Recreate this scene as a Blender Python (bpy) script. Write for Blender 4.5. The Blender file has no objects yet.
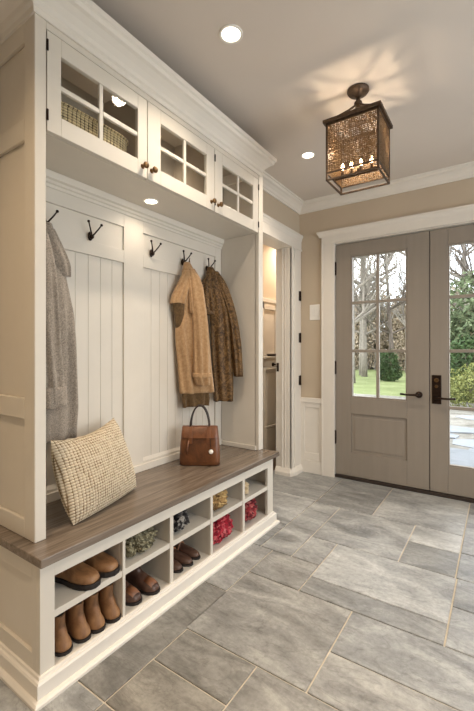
import bpy, math, random
from mathutils import Vector, Matrix, noise
PI = math.pi
C = bpy.context.scene.collection
S = bpy.context.scene

# ------------------------------------------------------------------ materials
def srgb(r, g, b):
    def f(c):
        c /= 255.0
        return c / 12.92 if c <= 0.04045 else ((c + 0.055) / 1.055) ** 2.4
    return (f(r), f(g), f(b), 1.0)

class NT:
    def __init__(s, name):
        s.m = bpy.data.materials.new(name); s.m.use_nodes = True
        s.t = s.m.node_tree; s.b = s.t.nodes['Principled BSDF']
        s.out = s.t.nodes['Material Output']
    def n(s, kind, **kw):
        nd = s.t.nodes.new(kind)
        for k, v in kw.items():
            if k.startswith('i_'):
                key = k[2:]; key = int(key) if key.isdigit() else key.replace('_', ' ')
                nd.inputs[key].default_value = v
            else: setattr(nd, k, v)
        return nd
    def l(s, a, b): s.t.links.new(a, b)
    def coord(s, scale=(1, 1, 1), rot=(0, 0, 0)):
        tc = s.n('ShaderNodeTexCoord'); mp = s.n('ShaderNodeMapping')
        mp.inputs['Scale'].default_value = scale; mp.inputs['Rotation'].default_value = rot
        s.l(tc.outputs['Object'], mp.inputs['Vector']); return mp.outputs['Vector']
    def noise(s, vec, scale, detail=4, rough=.55, dist=0):
        nd = s.n('ShaderNodeTexNoise'); nd.inputs['Scale'].default_value = scale
        nd.inputs['Detail'].default_value = detail; nd.inputs['Roughness'].default_value = rough
        nd.inputs['Distortion'].default_value = dist
        s.l(vec, nd.inputs['Vector']); return nd.outputs['Fac']
    def ramp(s, fac, stops):
        r = s.n('ShaderNodeValToRGB'); e = r.color_ramp.elements
        while len(e) < len(stops): e.new(.5)
        for i, (p, c) in enumerate(stops): e[i].position = p; e[i].color = c
        s.l(fac, r.inputs['Fac']); return r.outputs['Color']
    def bump(s, h, strength=.3, dist=.002):
        b = s.n('ShaderNodeBump'); b.inputs['Strength'].default_value = strength
        b.inputs['Distance'].default_value = dist
        s.l(h, b.inputs['Height']); s.l(b.outputs['Normal'], s.b.inputs['Normal'])
    def set(s, rough=.5, metal=0, spec=None):
        s.b.inputs['Roughness'].default_value = rough; s.b.inputs['Metallic'].default_value = metal
        if spec is not None: s.b.inputs['Specular IOR Level'].default_value = spec
        return s

def simple(name, col, rough=.5, metal=0, vary=.06, scale=8, bump=0, bscale=200, stretch=(1, 1, 1)):
    t = NT(name).set(rough, metal)
    v = t.coord(stretch)
    f = t.noise(v, scale, 3)
    lo = tuple(max(0, c * (1 - vary)) for c in col[:3]) + (1,)
    hi = tuple(min(1, c * (1 + vary)) for c in col[:3]) + (1,)
    t.l(t.ramp(f, [(.3, lo), (.7, hi)]), t.b.inputs['Base Color'])
    if bump: t.bump(t.noise(v, bscale, 3), bump, .001)
    return t.m

M = {}
M['paint'] = simple('cream_paint', srgb(211, 203, 190), .42, vary=.02, bump=.05, bscale=60)
M['trim'] = simple('trim_paint', srgb(222, 215, 204), .4, vary=.02)
M['wall'] = simple('tan_wall_paint', srgb(188, 172, 150), .75, vary=.03, scale=3, bump=.08, bscale=350)
M['ceiling'] = simple('ceiling_paint', srgb(211, 201, 190), .85, vary=.02, scale=2, bump=.05, bscale=300)
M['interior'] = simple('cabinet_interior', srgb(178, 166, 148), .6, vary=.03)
M['door'] = simple('taupe_door_paint', srgb(142, 132, 120), .42, vary=.04, bump=.12, bscale=120, stretch=(3, 3, .3))
M['bronze'] = simple('oil_rubbed_bronze', srgb(52, 40, 33), .38, .85, vary=.3, scale=40)
M['rust'] = simple('aged_bronze', srgb(84, 66, 50), .5, .5, vary=.35, scale=60, bump=.4, bscale=300)
M['mesh'] = simple('gilded_mesh_metal', srgb(120, 95, 66), .5, .45, vary=.3, scale=60)
M['brass'] = simple('antique_brass', srgb(120, 92, 62), .35, .9, vary=.25, scale=60)
M['dark_wood'] = simple('dark_threshold', srgb(44, 34, 28), .5, vary=.2)
M['white_plastic'] = simple('white_plastic', srgb(228, 224, 216), .35, vary=.01)
M['black_rubber'] = simple('dark_sole_rubber', srgb(32, 24, 20), .6, vary=.15)
M['lining'] = simple('dark_boot_lining', srgb(30, 22, 18), .9, vary=.2)
M['ceramic'] = simple('dark_bowl_glaze', srgb(52, 38, 28), .4, vary=.2)
M['hall_floor'] = simple('brown_hall_floor', srgb(92, 72, 54), .5, vary=.15)

def glass():
    t = NT('window_glass')
    tr = t.n('ShaderNodeBsdfTransparent'); gl = t.n('ShaderNodeBsdfGlossy')
    tr.inputs['Color'].default_value = (.96, .97, .965, 1); gl.inputs['Roughness'].default_value = .02
    fr = t.n('ShaderNodeFresnel'); fr.inputs['IOR'].default_value = 1.45
    mx = t.n('ShaderNodeMixShader')
    ge = t.n('ShaderNodeNewGeometry'); iv = t.n('ShaderNodeMath', operation='SUBTRACT'); iv.inputs[0].default_value = 1
    t.l(ge.outputs['Backfacing'], iv.inputs[1])
    mu = t.n('ShaderNodeMath', operation='MULTIPLY'); t.l(fr.outputs[0], mu.inputs[0]); t.l(iv.outputs[0], mu.inputs[1])
    t.l(mu.outputs[0], mx.inputs[0]); t.l(tr.outputs[0], mx.inputs[1]); t.l(gl.outputs[0], mx.inputs[2])
    t.l(mx.outputs[0], t.out.inputs['Surface']); return t.m
M['glass'] = glass()

def emit(name, col, st):
    t = NT(name); e = t.n('ShaderNodeEmission'); e.inputs[0].default_value = col; e.inputs[1].default_value = st
    t.l(e.outputs[0], t.out.inputs['Surface']); return t.m
M['lamp_glow'] = emit('downlight_lens', (1, .86, .66, 1), 9)
M['bulb_glow'] = emit('candle_bulb', (1, .74, .46, 1), 25)

def leather(name, a, b, c, rough=.45, sc=14, bump=.25):
    t = NT(name).set(rough); v = t.coord()
    f = t.noise(v, sc, 6, .65, .6)
    t.l(t.ramp(f, [(.28, a), (.5, b), (.74, c)]), t.b.inputs['Base Color'])
    t.bump(t.noise(v, 260, 4), bump, .001); return t.m
M['tan_boot'] = leather('tan_suede_boot', srgb(84, 58, 36), srgb(132, 92, 58), srgb(162, 120, 80), .6)
M['clog'] = leather('brown_clog_leather', srgb(84, 58, 36), srgb(134, 94, 60), srgb(166, 124, 84), .45)
M['dark_boot'] = leather('dark_brown_leather', srgb(46, 30, 24), srgb(76, 52, 42), srgb(104, 76, 60), .38)
M['copper_toe'] = leather('copper_toe_leather', srgb(98, 62, 42), srgb(140, 92, 62), srgb(170, 120, 84), .4)
M['bag'] = leather('cognac_bag_leather', srgb(56, 32, 17), srgb(96, 57, 31), srgb(126, 80, 46), .36, 9)
M['bag_strap'] = leather('cognac_strap_leather', srgb(72, 43, 26), srgb(108, 66, 40), srgb(126, 80, 50), .34)
M['bag_handle'] = leather('dark_handle_leather', srgb(30, 20, 14), srgb(44, 30, 22), srgb(60, 42, 30), .4)

def cloth(name, a, b, sc=120, rough=.9, bump=.5, big=.1):
    t = NT(name).set(rough, spec=.2); v = t.coord()
    f = t.noise(v, sc, 5, .7)
    t.l(t.ramp(f, [(.35, a), (.65, b)]), t.b.inputs['Base Color'])
    t.bump(t.noise(v, sc * 3, 4), bump, .0015)
    t.b.inputs['Sheen Weight'].default_value = .25
    return t.m
M['tan_coat'] = cloth('tan_wool', srgb(154, 120, 84), srgb(178, 144, 106), 60)
M['grey_coat'] = cloth('grey_wool', srgb(120, 109, 97), srgb(172, 160, 146), 170)
M['coat_dark'] = cloth('tan_coat_lining', srgb(78, 58, 36), srgb(108, 84, 54), 60)
def damask():
    t = NT('olive_brown_quilted_cloth').set(.6, spec=.35); v = t.coord()
    f = t.noise(v, 26, 5, .65, 2.2)
    t.l(t.ramp(f, [(.36, srgb(58, 42, 24)), (.5, srgb(98, 72, 42)), (.66, srgb(134, 104, 66))]), t.b.inputs['Base Color'])
    t.bump(t.noise(v, 34, 4, .6, 2), .7, .004); return t.m
M['olive_coat'] = damask()

def patterned(name, cols, sc=60, rough=.8):
    t = NT(name).set(rough, spec=.25); v = t.coord()
    vo = t.n('ShaderNodeTexVoronoi'); vo.inputs['Scale'].default_value = sc
    t.l(v, vo.inputs['Vector'])
    f = t.noise(v, sc * .8, 4, .7, 1.5)
    sep = t.n('ShaderNodeSeparateColor'); t.l(vo.outputs['Color'], sep.inputs[0])
    ad = t.n('ShaderNodeMath', operation='ADD'); t.l(sep.outputs[0], ad.inputs[0]); t.l(f, ad.inputs[1])
    hf = t.n('ShaderNodeMath', operation='MULTIPLY'); t.l(ad.outputs[0], hf.inputs[0]); hf.inputs[1].default_value = .5
    n = len(cols)
    t.l(t.ramp(hf.outputs[0], [(.22 + .56 * i / (n - 1), c) for i, c in enumerate(cols)]), t.b.inputs['Base Color'])
    t.bump(vo.outputs['Distance'], .6, .004); return t.m
M['grey_green'] = patterned('grey_green_print', [srgb(66, 60, 46), srgb(118, 110, 84), srgb(172, 164, 136)], 110)
M['black_grey'] = patterned('black_grey_print', [srgb(22, 20, 20), srgb(46, 42, 42), srgb(170, 164, 156)], 60)
M['tan_print'] = patterned('tan_print', [srgb(88, 62, 36), srgb(164, 130, 82), srgb(206, 178, 124)], 50)
M['red_print'] = patterned('red_print', [srgb(84, 22, 30), srgb(172, 34, 52), srgb(206, 120, 120)], 60)
M['red_black'] = patterned('red_black_print', [srgb(40, 28, 32), srgb(150, 44, 50), srgb(190, 120, 110)], 60)
M['beige_soft'] = cloth('beige_felt', srgb(190, 168, 132), srgb(214, 194, 160), 90)

def weave(name, light, dark, nx, nz, axes='XZ'):
    t = NT(name).set(.85, spec=.2)
    tc = t.n('ShaderNodeTexCoord'); sp = t.n('ShaderNodeSeparateXYZ'); t.l(tc.outputs['Object'], sp.inputs[0])
    def s(ax, k):
        m = t.n('ShaderNodeMath', operation='MULTIPLY'); t.l(sp.outputs[ax], m.inputs[0]); m.inputs[1].default_value = k
        w = t.n('ShaderNodeMath', operation='SINE'); t.l(m.outputs[0], w.inputs[0])
        a = t.n('ShaderNodeMath', operation='ABSOLUTE'); t.l(w.outputs[0], a.inputs[0]); return a.outputs[0]
    p = t.n('ShaderNodeMath', operation='MULTIPLY'); t.l(s(axes[0], nx), p.inputs[0]); t.l(s(axes[1], nz), p.inputs[1])
    f = t.noise(tc.outputs['Object'], 40, 4)
    a = t.n('ShaderNodeMath', operation='MULTIPLY_ADD'); t.l(f, a.inputs[0]); a.inputs[1].default_value = .6; t.l(p.outputs[0], a.inputs[2])
    t.l(t.ramp(a.outputs[0], [(.32, dark), (.62, light)]), t.b.inputs['Base Color'])
    t.bump(p.outputs[0], .6, .004); return t.m
M['pillow'] = weave('chunky_woven_wool', srgb(204, 190, 166), srgb(116, 94, 66), PI / .0130, PI / .0112)
M['basket'] = weave('woven_seagrass', srgb(206, 184, 142), srgb(72, 54, 34), PI / .018, PI / .011, 'YZ')

def slate():
    t = NT('slate_tile').set(.4)
    tc = t.n('ShaderNodeTexCoord'); at = t.n('ShaderNodeAttribute', attribute_name='tile_tone')
    sep = t.n('ShaderNodeSeparateColor'); t.l(at.outputs['Color'], sep.inputs[0])
    off = t.n('ShaderNodeVectorMath', operation='MULTIPLY_ADD')
    t.l(at.outputs['Color'], off.inputs[0]); off.inputs[1].default_value = (37, 51, 23); t.l(tc.outputs['Object'], off.inputs[2])
    v = off.outputs[0]
    mp = t.n('ShaderNodeMapping'); mp.inputs['Scale'].default_value = (1, 2.6, 1)
    mp.inputs['Rotation'].default_value = (0, 0, .5); t.l(v, mp.inputs['Vector'])
    f1 = t.noise(mp.outputs[0], 3.2, 8, .62, .8)
    f2 = t.noise(v, 45, 6, .7)
    base = t.ramp(f1, [(.28, srgb(116, 117, 116)), (.5, srgb(158, 159, 158)), (.72, srgb(192, 193, 190))])
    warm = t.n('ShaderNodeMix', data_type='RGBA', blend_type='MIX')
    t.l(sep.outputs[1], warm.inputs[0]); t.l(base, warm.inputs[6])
    warm_shade_col = t.ramp(f1, [(.25, srgb(88, 82, 72)), (.5, srgb(124, 117, 105)), (.75, srgb(154, 146, 131))]); t.l(warm_shade_col, warm.inputs[7])  # browner, darker slate; also carries the painted light falloff of the near floor
    sp = t.n('ShaderNodeMix', data_type='RGBA', blend_type='MULTIPLY'); sp.inputs[0].default_value = .75
    t.l(warm.outputs[2], sp.inputs[6]); t.l(t.ramp(f2, [(.3, (.62, .62, .62, 1)), (.65, (1.08, 1.08, 1.08, 1))]), sp.inputs[7])
    # dark cleft veins
    wv = t.n('ShaderNodeMapping'); wv.inputs['Scale'].default_value = (1.3, 3.4, 1); wv.inputs['Rotation'].default_value = (0, 0, -.55); t.l(v, wv.inputs['Vector'])
    f3 = t.noise(wv.outputs[0], 2.1, 9, .58, 1.6)
    d = t.n('ShaderNodeMath', operation='SUBTRACT'); t.l(f3, d.inputs[0]); d.inputs[1].default_value = .5
    ab = t.n('ShaderNodeMath', operation='ABSOLUTE'); t.l(d.outputs[0], ab.inputs[0])
    vein = t.ramp(ab.outputs[0], [(0, (.6, .59, .57, 1)), (.022, (1, 1, 1, 1))])
    v2 = t.n('ShaderNodeMix', data_type='RGBA', blend_type='MULTIPLY'); v2.inputs[0].default_value = .5
    t.l(sp.outputs[2], v2.inputs[6]); t.l(vein, v2.inputs[7])
    tone = t.n('ShaderNodeMath', operation='MULTIPLY_ADD'); t.l(sep.outputs[0], tone.inputs[0]); tone.inputs[1].default_value = .5; tone.inputs[2].default_value = .68
    tv = t.n('ShaderNodeVectorMath', operation='SCALE'); t.l(v2.outputs[2], tv.inputs[0]); t.l(tone.outputs[0], tv.inputs['Scale'])
    t.l(tv.outputs[0], t.b.inputs['Base Color'])
    ro = t.n('ShaderNodeMapRange'); t.l(f1, ro.inputs[0]); ro.inputs[3].default_value = .22; ro.inputs[4].default_value = .42
    t.l(ro.outputs[0], t.b.inputs['Roughness'])
    hh = t.n('ShaderNodeMath', operation='ADD'); t.l(f1, hh.inputs[0]); t.l(f3, hh.inputs[1])
    h2 = t.n('ShaderNodeMath', operation='MULTIPLY_ADD'); t.l(f2, h2.inputs[0]); h2.inputs[1].default_value = .25; t.l(hh.outputs[0], h2.inputs[2])
    t.bump(h2.outputs[0], .55, .01); return t.m
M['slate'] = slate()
M['grout'] = simple('sand_grout', srgb(212, 202, 184), .85, vary=.08, scale=30)

def oak():
    t = NT('grey_brown_oak').set(.27); v = t.coord((14, .8, 14))
    f = t.noise(v, 2.2, 8, .65, .8)
    v2 = t.coord((90, 3, 90)); g = t.noise(v2, 2, 4, .6)
    a = t.n('ShaderNodeMath', operation='MULTIPLY_ADD'); t.l(g, a.inputs[0]); a.inputs[1].default_value = .45
    m = t.n('ShaderNodeMath', operation='MULTIPLY'); t.l(f, m.inputs[0]); m.inputs[1].default_value = .7; t.l(m.outputs[0], a.inputs[2])
    t.l(t.ramp(a.outputs[0], [(.36, srgb(74, 63, 53)), (.56, srgb(106, 93, 81)), (.74, srgb(132, 119, 106))]), t.b.inputs['Base Color'])
    t.bump(a.outputs[0], .25, .002); return t.m
M['oak'] = oak()

def ground(name, cols, sc, rough=.95, bump=.5):
    t = NT(name).set(rough, spec=.15); v = t.coord()
    t.l(t.ramp(t.noise(v, sc, 8, .7), [(.3 + .4 * i / (len(cols) - 1), c) for i, c in enumerate(cols)]), t.b.inputs['Base Color'])
    t.bump(t.noise(v, sc * 4, 4), bump, .02); return t.m
M['lawn'] = ground('lawn_grass', [srgb(90, 98, 60), srgb(108, 116, 74), srgb(126, 130, 92)], 1.2)
M['gravel'] = ground('pale_gravel', [srgb(84, 80, 72), srgb(118, 114, 106), srgb(142, 138, 130)], 3)
M['porch'] = ground('porch_stone', [srgb(112, 116, 120), srgb(136, 139, 143)], 1.5, .6)
M['bark'] = simple('pale_bark', srgb(120, 112, 102), .9, vary=.25, scale=10)
M['dark_bark'] = simple('grey_bark', srgb(84, 74, 66), .9, vary=.25, scale=10)
def leafm(name, a, b):
    t = NT(name).set(.7, spec=.2); v = t.coord()
    t.l(t.ramp(t.noise(v, 2.6, 4, .8), [(.35, a), (.65, b)]), t.b.inputs['Base Color']); return t.m
M['brown_leaf'] = leafm('dry_brown_twigs', srgb(140, 124, 104), srgb(178, 162, 140))
M['green_leaf'] = leafm('fresh_green_leaves', srgb(70, 82, 56), srgb(108, 118, 86))
M['yellow_leaf'] = leafm('yellow_green_leaves', srgb(92, 98, 50), srgb(130, 132, 78))
M['dark_leaf'] = leafm('evergreen_leaves', srgb(38, 54, 30), srgb(66, 86, 46))

# ------------------------------------------------------------------ mesh builder
class MB:
    def __init__(s): s.v = []; s.f = []; s.mi = []; s.cm = 0
    def add(s, vs, fs):
        o = len(s.v); s.v += [tuple(v) for v in vs]; s.f += [tuple(i + o for i in f) for f in fs]; s.mi += [s.cm] * len(fs)
        return s
    def box(s, x0, x1, y0, y1, z0, z1):
        return s.add([(x, y, z) for x in (x0, x1) for y in (y0, y1) for z in (z0, z1)],
                     [(0, 1, 3, 2), (4, 6, 7, 5), (0, 4, 5, 1), (2, 3, 7, 6), (0, 2, 6, 4), (1, 5, 7, 3)])
    def frustum(s, c0, a0, b0, c1, a1, b1):      # rectangle at z c0[2] half sizes a0,b0 to rectangle at c1
        vs = []
        for c, a, b in ((c0, a0, b0), (c1, a1, b1)):
            vs += [(c[0] - a, c[1] - b, c[2]), (c[0] + a, c[1] - b, c[2]), (c[0] + a, c[1] + b, c[2]), (c[0] - a, c[1] + b, c[2])]
        return s.add(vs, [(3, 2, 1, 0), (4, 5, 6, 7), (0, 1, 5, 4), (1, 2, 6, 5), (2, 3, 7, 6), (3, 0, 4, 7)])
    def loft(s, rings, cap=True, closed=False):
        n = len(rings[0]); vs = [p for r in rings for p in r]; fs = []
        m = len(rings)
        for i in range(m if closed else m - 1):
            j = (i + 1) % m
            for k in range(n):
                l = (k + 1) % n
                fs.append((i * n + k, i * n + l, j * n + l, j * n + k))
        if cap and not closed:
            fs.append(tuple(range(n - 1, -1, -1))); fs.append(tuple((m - 1) * n + k for k in range(n)))
        return s.add(vs, fs)
    def tube(s, pts, r, n=8, cap=True):
        pts = [Vector(p) for p in pts]; rs = r if isinstance(r, (list, tuple)) else [r] * len(pts)
        rings = []; up = Vector((0, 0, 1)); prev = None
        for i, p in enumerate(pts):
            d = (pts[min(i + 1, len(pts) - 1)] - pts[max(i - 1, 0)]).normalized()
            if prev is None:
                a = d.cross(up)
                if a.length < .1: a = d.cross(Vector((1, 0, 0)))
            else: a = prev - d * prev.dot(d)
            a.normalize(); prev = a; b = d.cross(a)
            rings.append([p + (a * math.cos(2 * PI * k / n) + b * math.sin(2 * PI * k / n)) * rs[i] for k in range(n)])
        return s.loft(rings, cap)
    def lathe(s, prof, c=(0, 0, 0), n=20, axis='Z'):
        rings = []
        for r, h in prof:
            ring = []
            for k in range(n):
                a = 2 * PI * k / n; x, y = r * math.cos(a), r * math.sin(a)
                p = {'Z': (x, y, h), 'X': (h, x, y), 'Y': (y, h, x)}[axis]
                ring.append((p[0] + c[0], p[1] + c[1], p[2] + c[2]))
            rings.append(ring)
        return s.loft(rings)
    def moulding(s, path, prof, closed=False):
        """profile (outward, z) swept along an XY path; outward = right-hand side of travel; mitred."""
        P = [Vector((p[0], p[1])) for p in path]; n = len(P); rings = []
        for i in range(n):
            d0 = (P[i] - P[i - 1]).normalized() if i else (P[1] - P[0]).normalized()
            d1 = (P[i + 1] - P[i]).normalized() if i < n - 1 else d0
            n0 = Vector((d0.y, -d0.x)); n1 = Vector((d1.y, -d1.x))
            m = (n0 + n1); m = m / max(.2, m.dot(n0)) if m.length > 1e-6 else n0
            rings.append([(P[i].x + m.x * o, P[i].y + m.y * o, z) for o, z in prof])
        return s.loft(rings)
    def xf(s, mat, start=0):
        s.v[start:] = [tuple(mat @ Vector(v)) for v in s.v[start:]]; return s
    def build(s, name, mat, parent=None, smooth=False, bevel=0, loc=None, rot=None):
        me = bpy.data.meshes.new(name); me.from_pydata(s.v, [], s.f)
        mats = mat if isinstance(mat, (list, tuple)) else [mat]
        for m in mats: me.materials.append(M[m])
        if len(mats) > 1:
            for p, i in zip(me.polygons, s.mi): p.material_index = i
        import bmesh
        bm = bmesh.new(); bm.from_mesh(me); bmesh.ops.recalc_face_normals(bm, faces=bm.faces); bm.to_mesh(me); bm.free()
        if smooth:
            for p in me.polygons: p.use_smooth = True
        o = bpy.data.objects.new(name, me); C.objects.link(o)
        if parent: o.parent = parent
        if loc: o.location = loc
        if rot: o.rotation_euler = rot
        if bevel:
            b = o.modifiers.new('bevel', 'BEVEL'); b.width = bevel; b.segments = 2; b.limit_method = 'ANGLE'; b.angle_limit = .7
            b.harden_normals = False
        return o

def tag(o, label=None, cat=None, group=None, kind=None):
    if label: o['label'] = label
    if cat: o['category'] = cat
    if group: o['group'] = group
    if kind: o['kind'] = kind
    return o
def empty(name, loc=(0, 0, 0), rz=0):
    o = bpy.data.objects.new(name, None); C.objects.link(o); o.location = loc; o.rotation_euler = (0, 0, rz)
    o.empty_display_size = .05; return o
def copy_tree(o, parent=None):
    c = o.copy(); C.objects.link(c); c.parent = parent
    for ch in list(o.children): copy_tree(ch, c)
    return c
def struct(o): o['kind'] = 'structure'; return o

# ------------------------------------------------------------------ room constants
WX, WY, CZ = -1.59, 3.40, 2.54        # left wall face, far wall face, ceiling
RX, NY = 1.75, -1.9                   # right wall, near wall
BX, BY0, BY1 = -1.25, .684, 2.26      # bench face, ends
XB = -1.655                           # locker panelling face
XU = -1.34                            # locker front
SZ = .477                             # bench top

# ------------------------------------------------------------------ floor
def floor():
    rects = [(-1.63, -1.071, .0, .80), (-1.63, -1.071, .80, 1.497), (-1.63, -1.085, 1.497, 1.957),
             (-1.071, -.733, .80, 1.015), (-1.071, -.733, 1.015, 1.205), (-.733, -.33, .80, 1.205), (-1.071, -.60, .30, .80), (-.60, 0.05, .25, .80),
             (-.33, .33, .80, 1.205), (-1.085, -.54, 1.205, 1.697), (-1.085, -.80, 1.697, 1.957),
             (-.54, .20, 1.205, 1.42), (-.54, .20, 1.42, 1.697), (-.80, -.18, 1.697, 1.838), (-.80, -.18, 1.838, 2.237),
             (-.18, .42, 1.697, 1.98), (-.18, .42, 1.98, 2.237), (-.967, -.80, 1.957, 2.237), (-.967, -.460, 2.237, 2.768),
             (-.460, -.187, 2.237, 2.515), (-.460, -.187, 2.515, 2.768), (-.187, .30, 2.237, 2.53), (-.187, .30, 2.53, 3.168),
             (-1.165, -.967, 1.957, 2.768), (-1.80, -1.165, 1.957, 2.30), (-1.80, -1.165, 2.30, 2.80), (-1.80, -1.165, 2.80, 3.46),
             (-1.165, -.739, 2.768, 3.46), (-.739, -.187, 2.768, 3.46), (-.187, .55, 3.168, 3.46)]
    def covered(x0, x1, y0, y1):
        return any(x0 < b - 1e-3 and x1 > a + 1e-3 and y0 < d - 1e-3 and y1 > c + 1e-3 for a, b, c, d in rects)
    rnd = random.Random(4)
    bx = sorted(set([round(v, 4) for q_ in rects for v in q_[:2]] + [round(.42 + .33 * i, 4) for i in range(1, 4)] + [-1.80, RX]))
    by = sorted(set([round(v, 4) for q_ in rects for v in q_[2:]] + [round(NY + .38 * i, 4) for i in range(1, 6)] + [NY]))
    nx, ny = len(bx) - 1, len(by) - 1
    full = [[covered(bx[i], bx[i + 1], by[k], by[k + 1]) for k in range(ny)] for i in range(nx)]
    for k in range(ny):
        for i in range(nx):
            if full[i][k]: continue
            tw, th = rnd.choice([(.6, .4), (.4, .4), (.6, .6), (.8, .4)])
            a, b = i, k
            while a + 1 < nx and not full[a + 1][k] and bx[a + 2] - bx[i] <= tw + .12: a += 1
            while b + 1 < ny and all(not full[m][b + 1] for m in range(i, a + 1)) and by[b + 2] - by[k] <= th + .12: b += 1
            for m in range(i, a + 1):
                for n_ in range(k, b + 1): full[m][n_] = True
            rects.append((bx[i], bx[a + 1], by[k], by[b + 1]))
    mb = MB(); mb.box(-1.80, RX, NY, 3.46, -.06, -.006)
    ng = 6; tones = []
    mb.cm = 1; q = .0036
    for a, b, c, d in rects:
        if b - a < .014 or d - c < .014: continue
        e = .002
        mb.loft([[(a + q, c + q, -.0058), (b - q, c + q, -.0058), (b - q, d - q, -.0058), (a + q, d - q, -.0058)],
                 [(a + q, c + q, -.0012), (b - q, c + q, -.0012), (b - q, d - q, -.0012), (a + q, d - q, -.0012)],
                 [(a + q + e, c + q + e, 0), (b - q - e, c + q + e, 0), (b - q - e, d - q - e, 0), (a + q + e, d - q - e, 0)]])
        warm = max(0, min(1, .90 - .75 * (math.hypot(a + 1.1, c - .6)) + rnd.uniform(-.15, .25)))  # random browner slate plus the floor's near-left dimming, put into tile colour
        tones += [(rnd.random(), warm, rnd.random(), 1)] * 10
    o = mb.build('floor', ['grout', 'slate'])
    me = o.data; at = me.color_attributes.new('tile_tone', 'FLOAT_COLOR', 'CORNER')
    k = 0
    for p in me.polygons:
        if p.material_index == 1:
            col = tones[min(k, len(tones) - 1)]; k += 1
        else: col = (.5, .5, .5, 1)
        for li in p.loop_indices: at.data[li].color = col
    return struct(o)
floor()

# ------------------------------------------------------------------ room shell
HX = -1.73     # hall side of the left wall
struct(MB().box(-1.80, RX + .12, NY - .1, 5.0, CZ, CZ + .08).build('ceiling', 'ceiling'))
w = MB()
w.box(-1.80, -1.67, NY, 2.26, 0, CZ)                        # behind the built-in
w.box(HX, WX, 2.262, 2.42, 0, CZ)
w.box(HX, WX, 2.42, 3.20, 2.10, CZ)
w.box(HX, WX, 3.20, 3.46, 0, CZ)
struct(w.build('wall_left', 'wall'))
DX0, DX1, DZ = -1.255, .32, 2.125
w = MB()
w.box(WX, DX0, WY, WY + .14, 0, CZ); w.box(DX1, RX, WY, WY + .14, 0, CZ); w.box(DX0, DX1, WY, WY + .14, DZ, CZ)
struct(w.build('wall_far', 'wall'))
w = MB()                                                    # right wall with a window opening (outside the frame)
wy0, wy1, wz0, wz1 = .2, 2.6, .45, 2.2
w.box(RX, RX + .12, NY, wy0, 0, CZ); w.box(RX, RX + .12, wy1, WY + .14, 0, CZ)
w.box(RX, RX + .12, wy0, wy1, 0, wz0); w.box(RX, RX + .12, wy0, wy1, wz1, CZ)
struct(w.build('wall_right', 'wall'))
struct(MB().box(-1.80, RX + .12, NY - .1, NY, 0, CZ).build('wall_near', 'wall'))
w = MB()
for a, b in ((wy0, wy0 + .06), (wy1 - .06, wy1), (1.37, 1.43)): w.box(RX + .02, RX + .07, a, b, wz0, wz1)
for a, b in ((wz0, wz0 + .06), (wz1 - .06, wz1), (1.30, 1.33)): w.box(RX + .021, RX + .069, wy0 + .06, wy1 - .06, a, b)
wi = struct(w.build('window_1', 'trim', bevel=.003))
MB().box(RX + .042, RX + .047, wy0 + .055, wy1 - .055, wz0 + .055, wz1 - .055).build('window_pane', 'glass', wi)

# crown moulding of the room
cp = [(0, 2.452), (.010, 2.452), (.014, 2.466), (.020, 2.470), (.030, 2.488), (.050, 2.506), (.066, 2.514), (.072, 2.528), (.082, 2.530), (.084, CZ), (0, CZ)]
struct(MB().moulding([(WX, 2.29), (WX, WY), (RX, WY)], cp).build('trim_1', 'trim'))
struct(MB().moulding([(RX, WY), (RX, NY), (-1.67, NY), (-1.67, .70)], cp).build('trim_2', 'trim'))

# skirting
bp = [(0, 0), (.016, 0), (.016, .095), (.012, .105), (.008, .118), (0, .122)]
struct(MB().moulding([(RX, WY), (RX, NY), (-1.67, NY), (-1.67, .60)], bp).build('baseboard_right', 'trim'))
struct(MB().moulding([(.45, WY), (RX, WY)], bp).build('baseboard_far', 'trim'))

# wainscot panel in the corner
w = MB()
w.box(WX + .02, -1.362, WY - .006, WY, 0, .70)
w.box(WX + .02, -1.505 - .025, WY - .016, WY - .006, .12, .66); w.box(-1.385, -1.362, WY - .016, WY - .006, .12, .66)
w.box(-1.53, -1.385, WY - .016, WY - .006, .615, .66); w.box(-1.53, -1.385, WY - .016, WY - .006, .12, .19)
w.box(WX + .02, -1.362, WY - .022, WY - .001, 0, .119)
w.box(WX + .02, -1.362, WY - .026, WY - .001, .66, .705)
struct(w.build('trim_3', 'trim', bevel=.003))

# casing of the double doors
w = MB()
for a, b in ((-1.360, -1.240), (.305, .425)):
    w.box(a, b, WY - .022, WY, 0, 2.135); w.box(a + (.0 if a < 0 else .105), a + (.015 if a < 0 else .12), WY - .028, WY, 0, 2.135)
w.box(-1.360, .425, WY - .024, WY, 2.123, 2.205)
w.box(-1.240, .305, WY - .001, WY + .03, 2.1215, 2.135)
struct(w.build('trim_4', 'trim', bevel=.002))
hp = [(0, 2.19), (.024, 2.19), (.027, 2.205), (.034, 2.220), (.040, 2.224), (.040, 2.24), (0, 2.24)]
struct(MB().moulding([(-1.361, WY), (-1.361, WY - .001), (.426, WY - .001), (.426, WY)], hp).build('trim_5', 'trim'))
w = MB(); w.box(DX0, DX0 + .008, WY, WY + .14, 0, DZ); w.box(DX1 - .008, DX1, WY, WY + .14, 0, DZ); w.box(DX0, DX1, WY, WY + .14, DZ - .008, DZ)
struct(w.build('trim_6', 'trim'))
struct(MB().box(DX0 + .008, DX1 - .008, WY + .005, WY + .16, -.004, .022).build('trim_7', 'dark_wood', bevel=.003))

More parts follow.
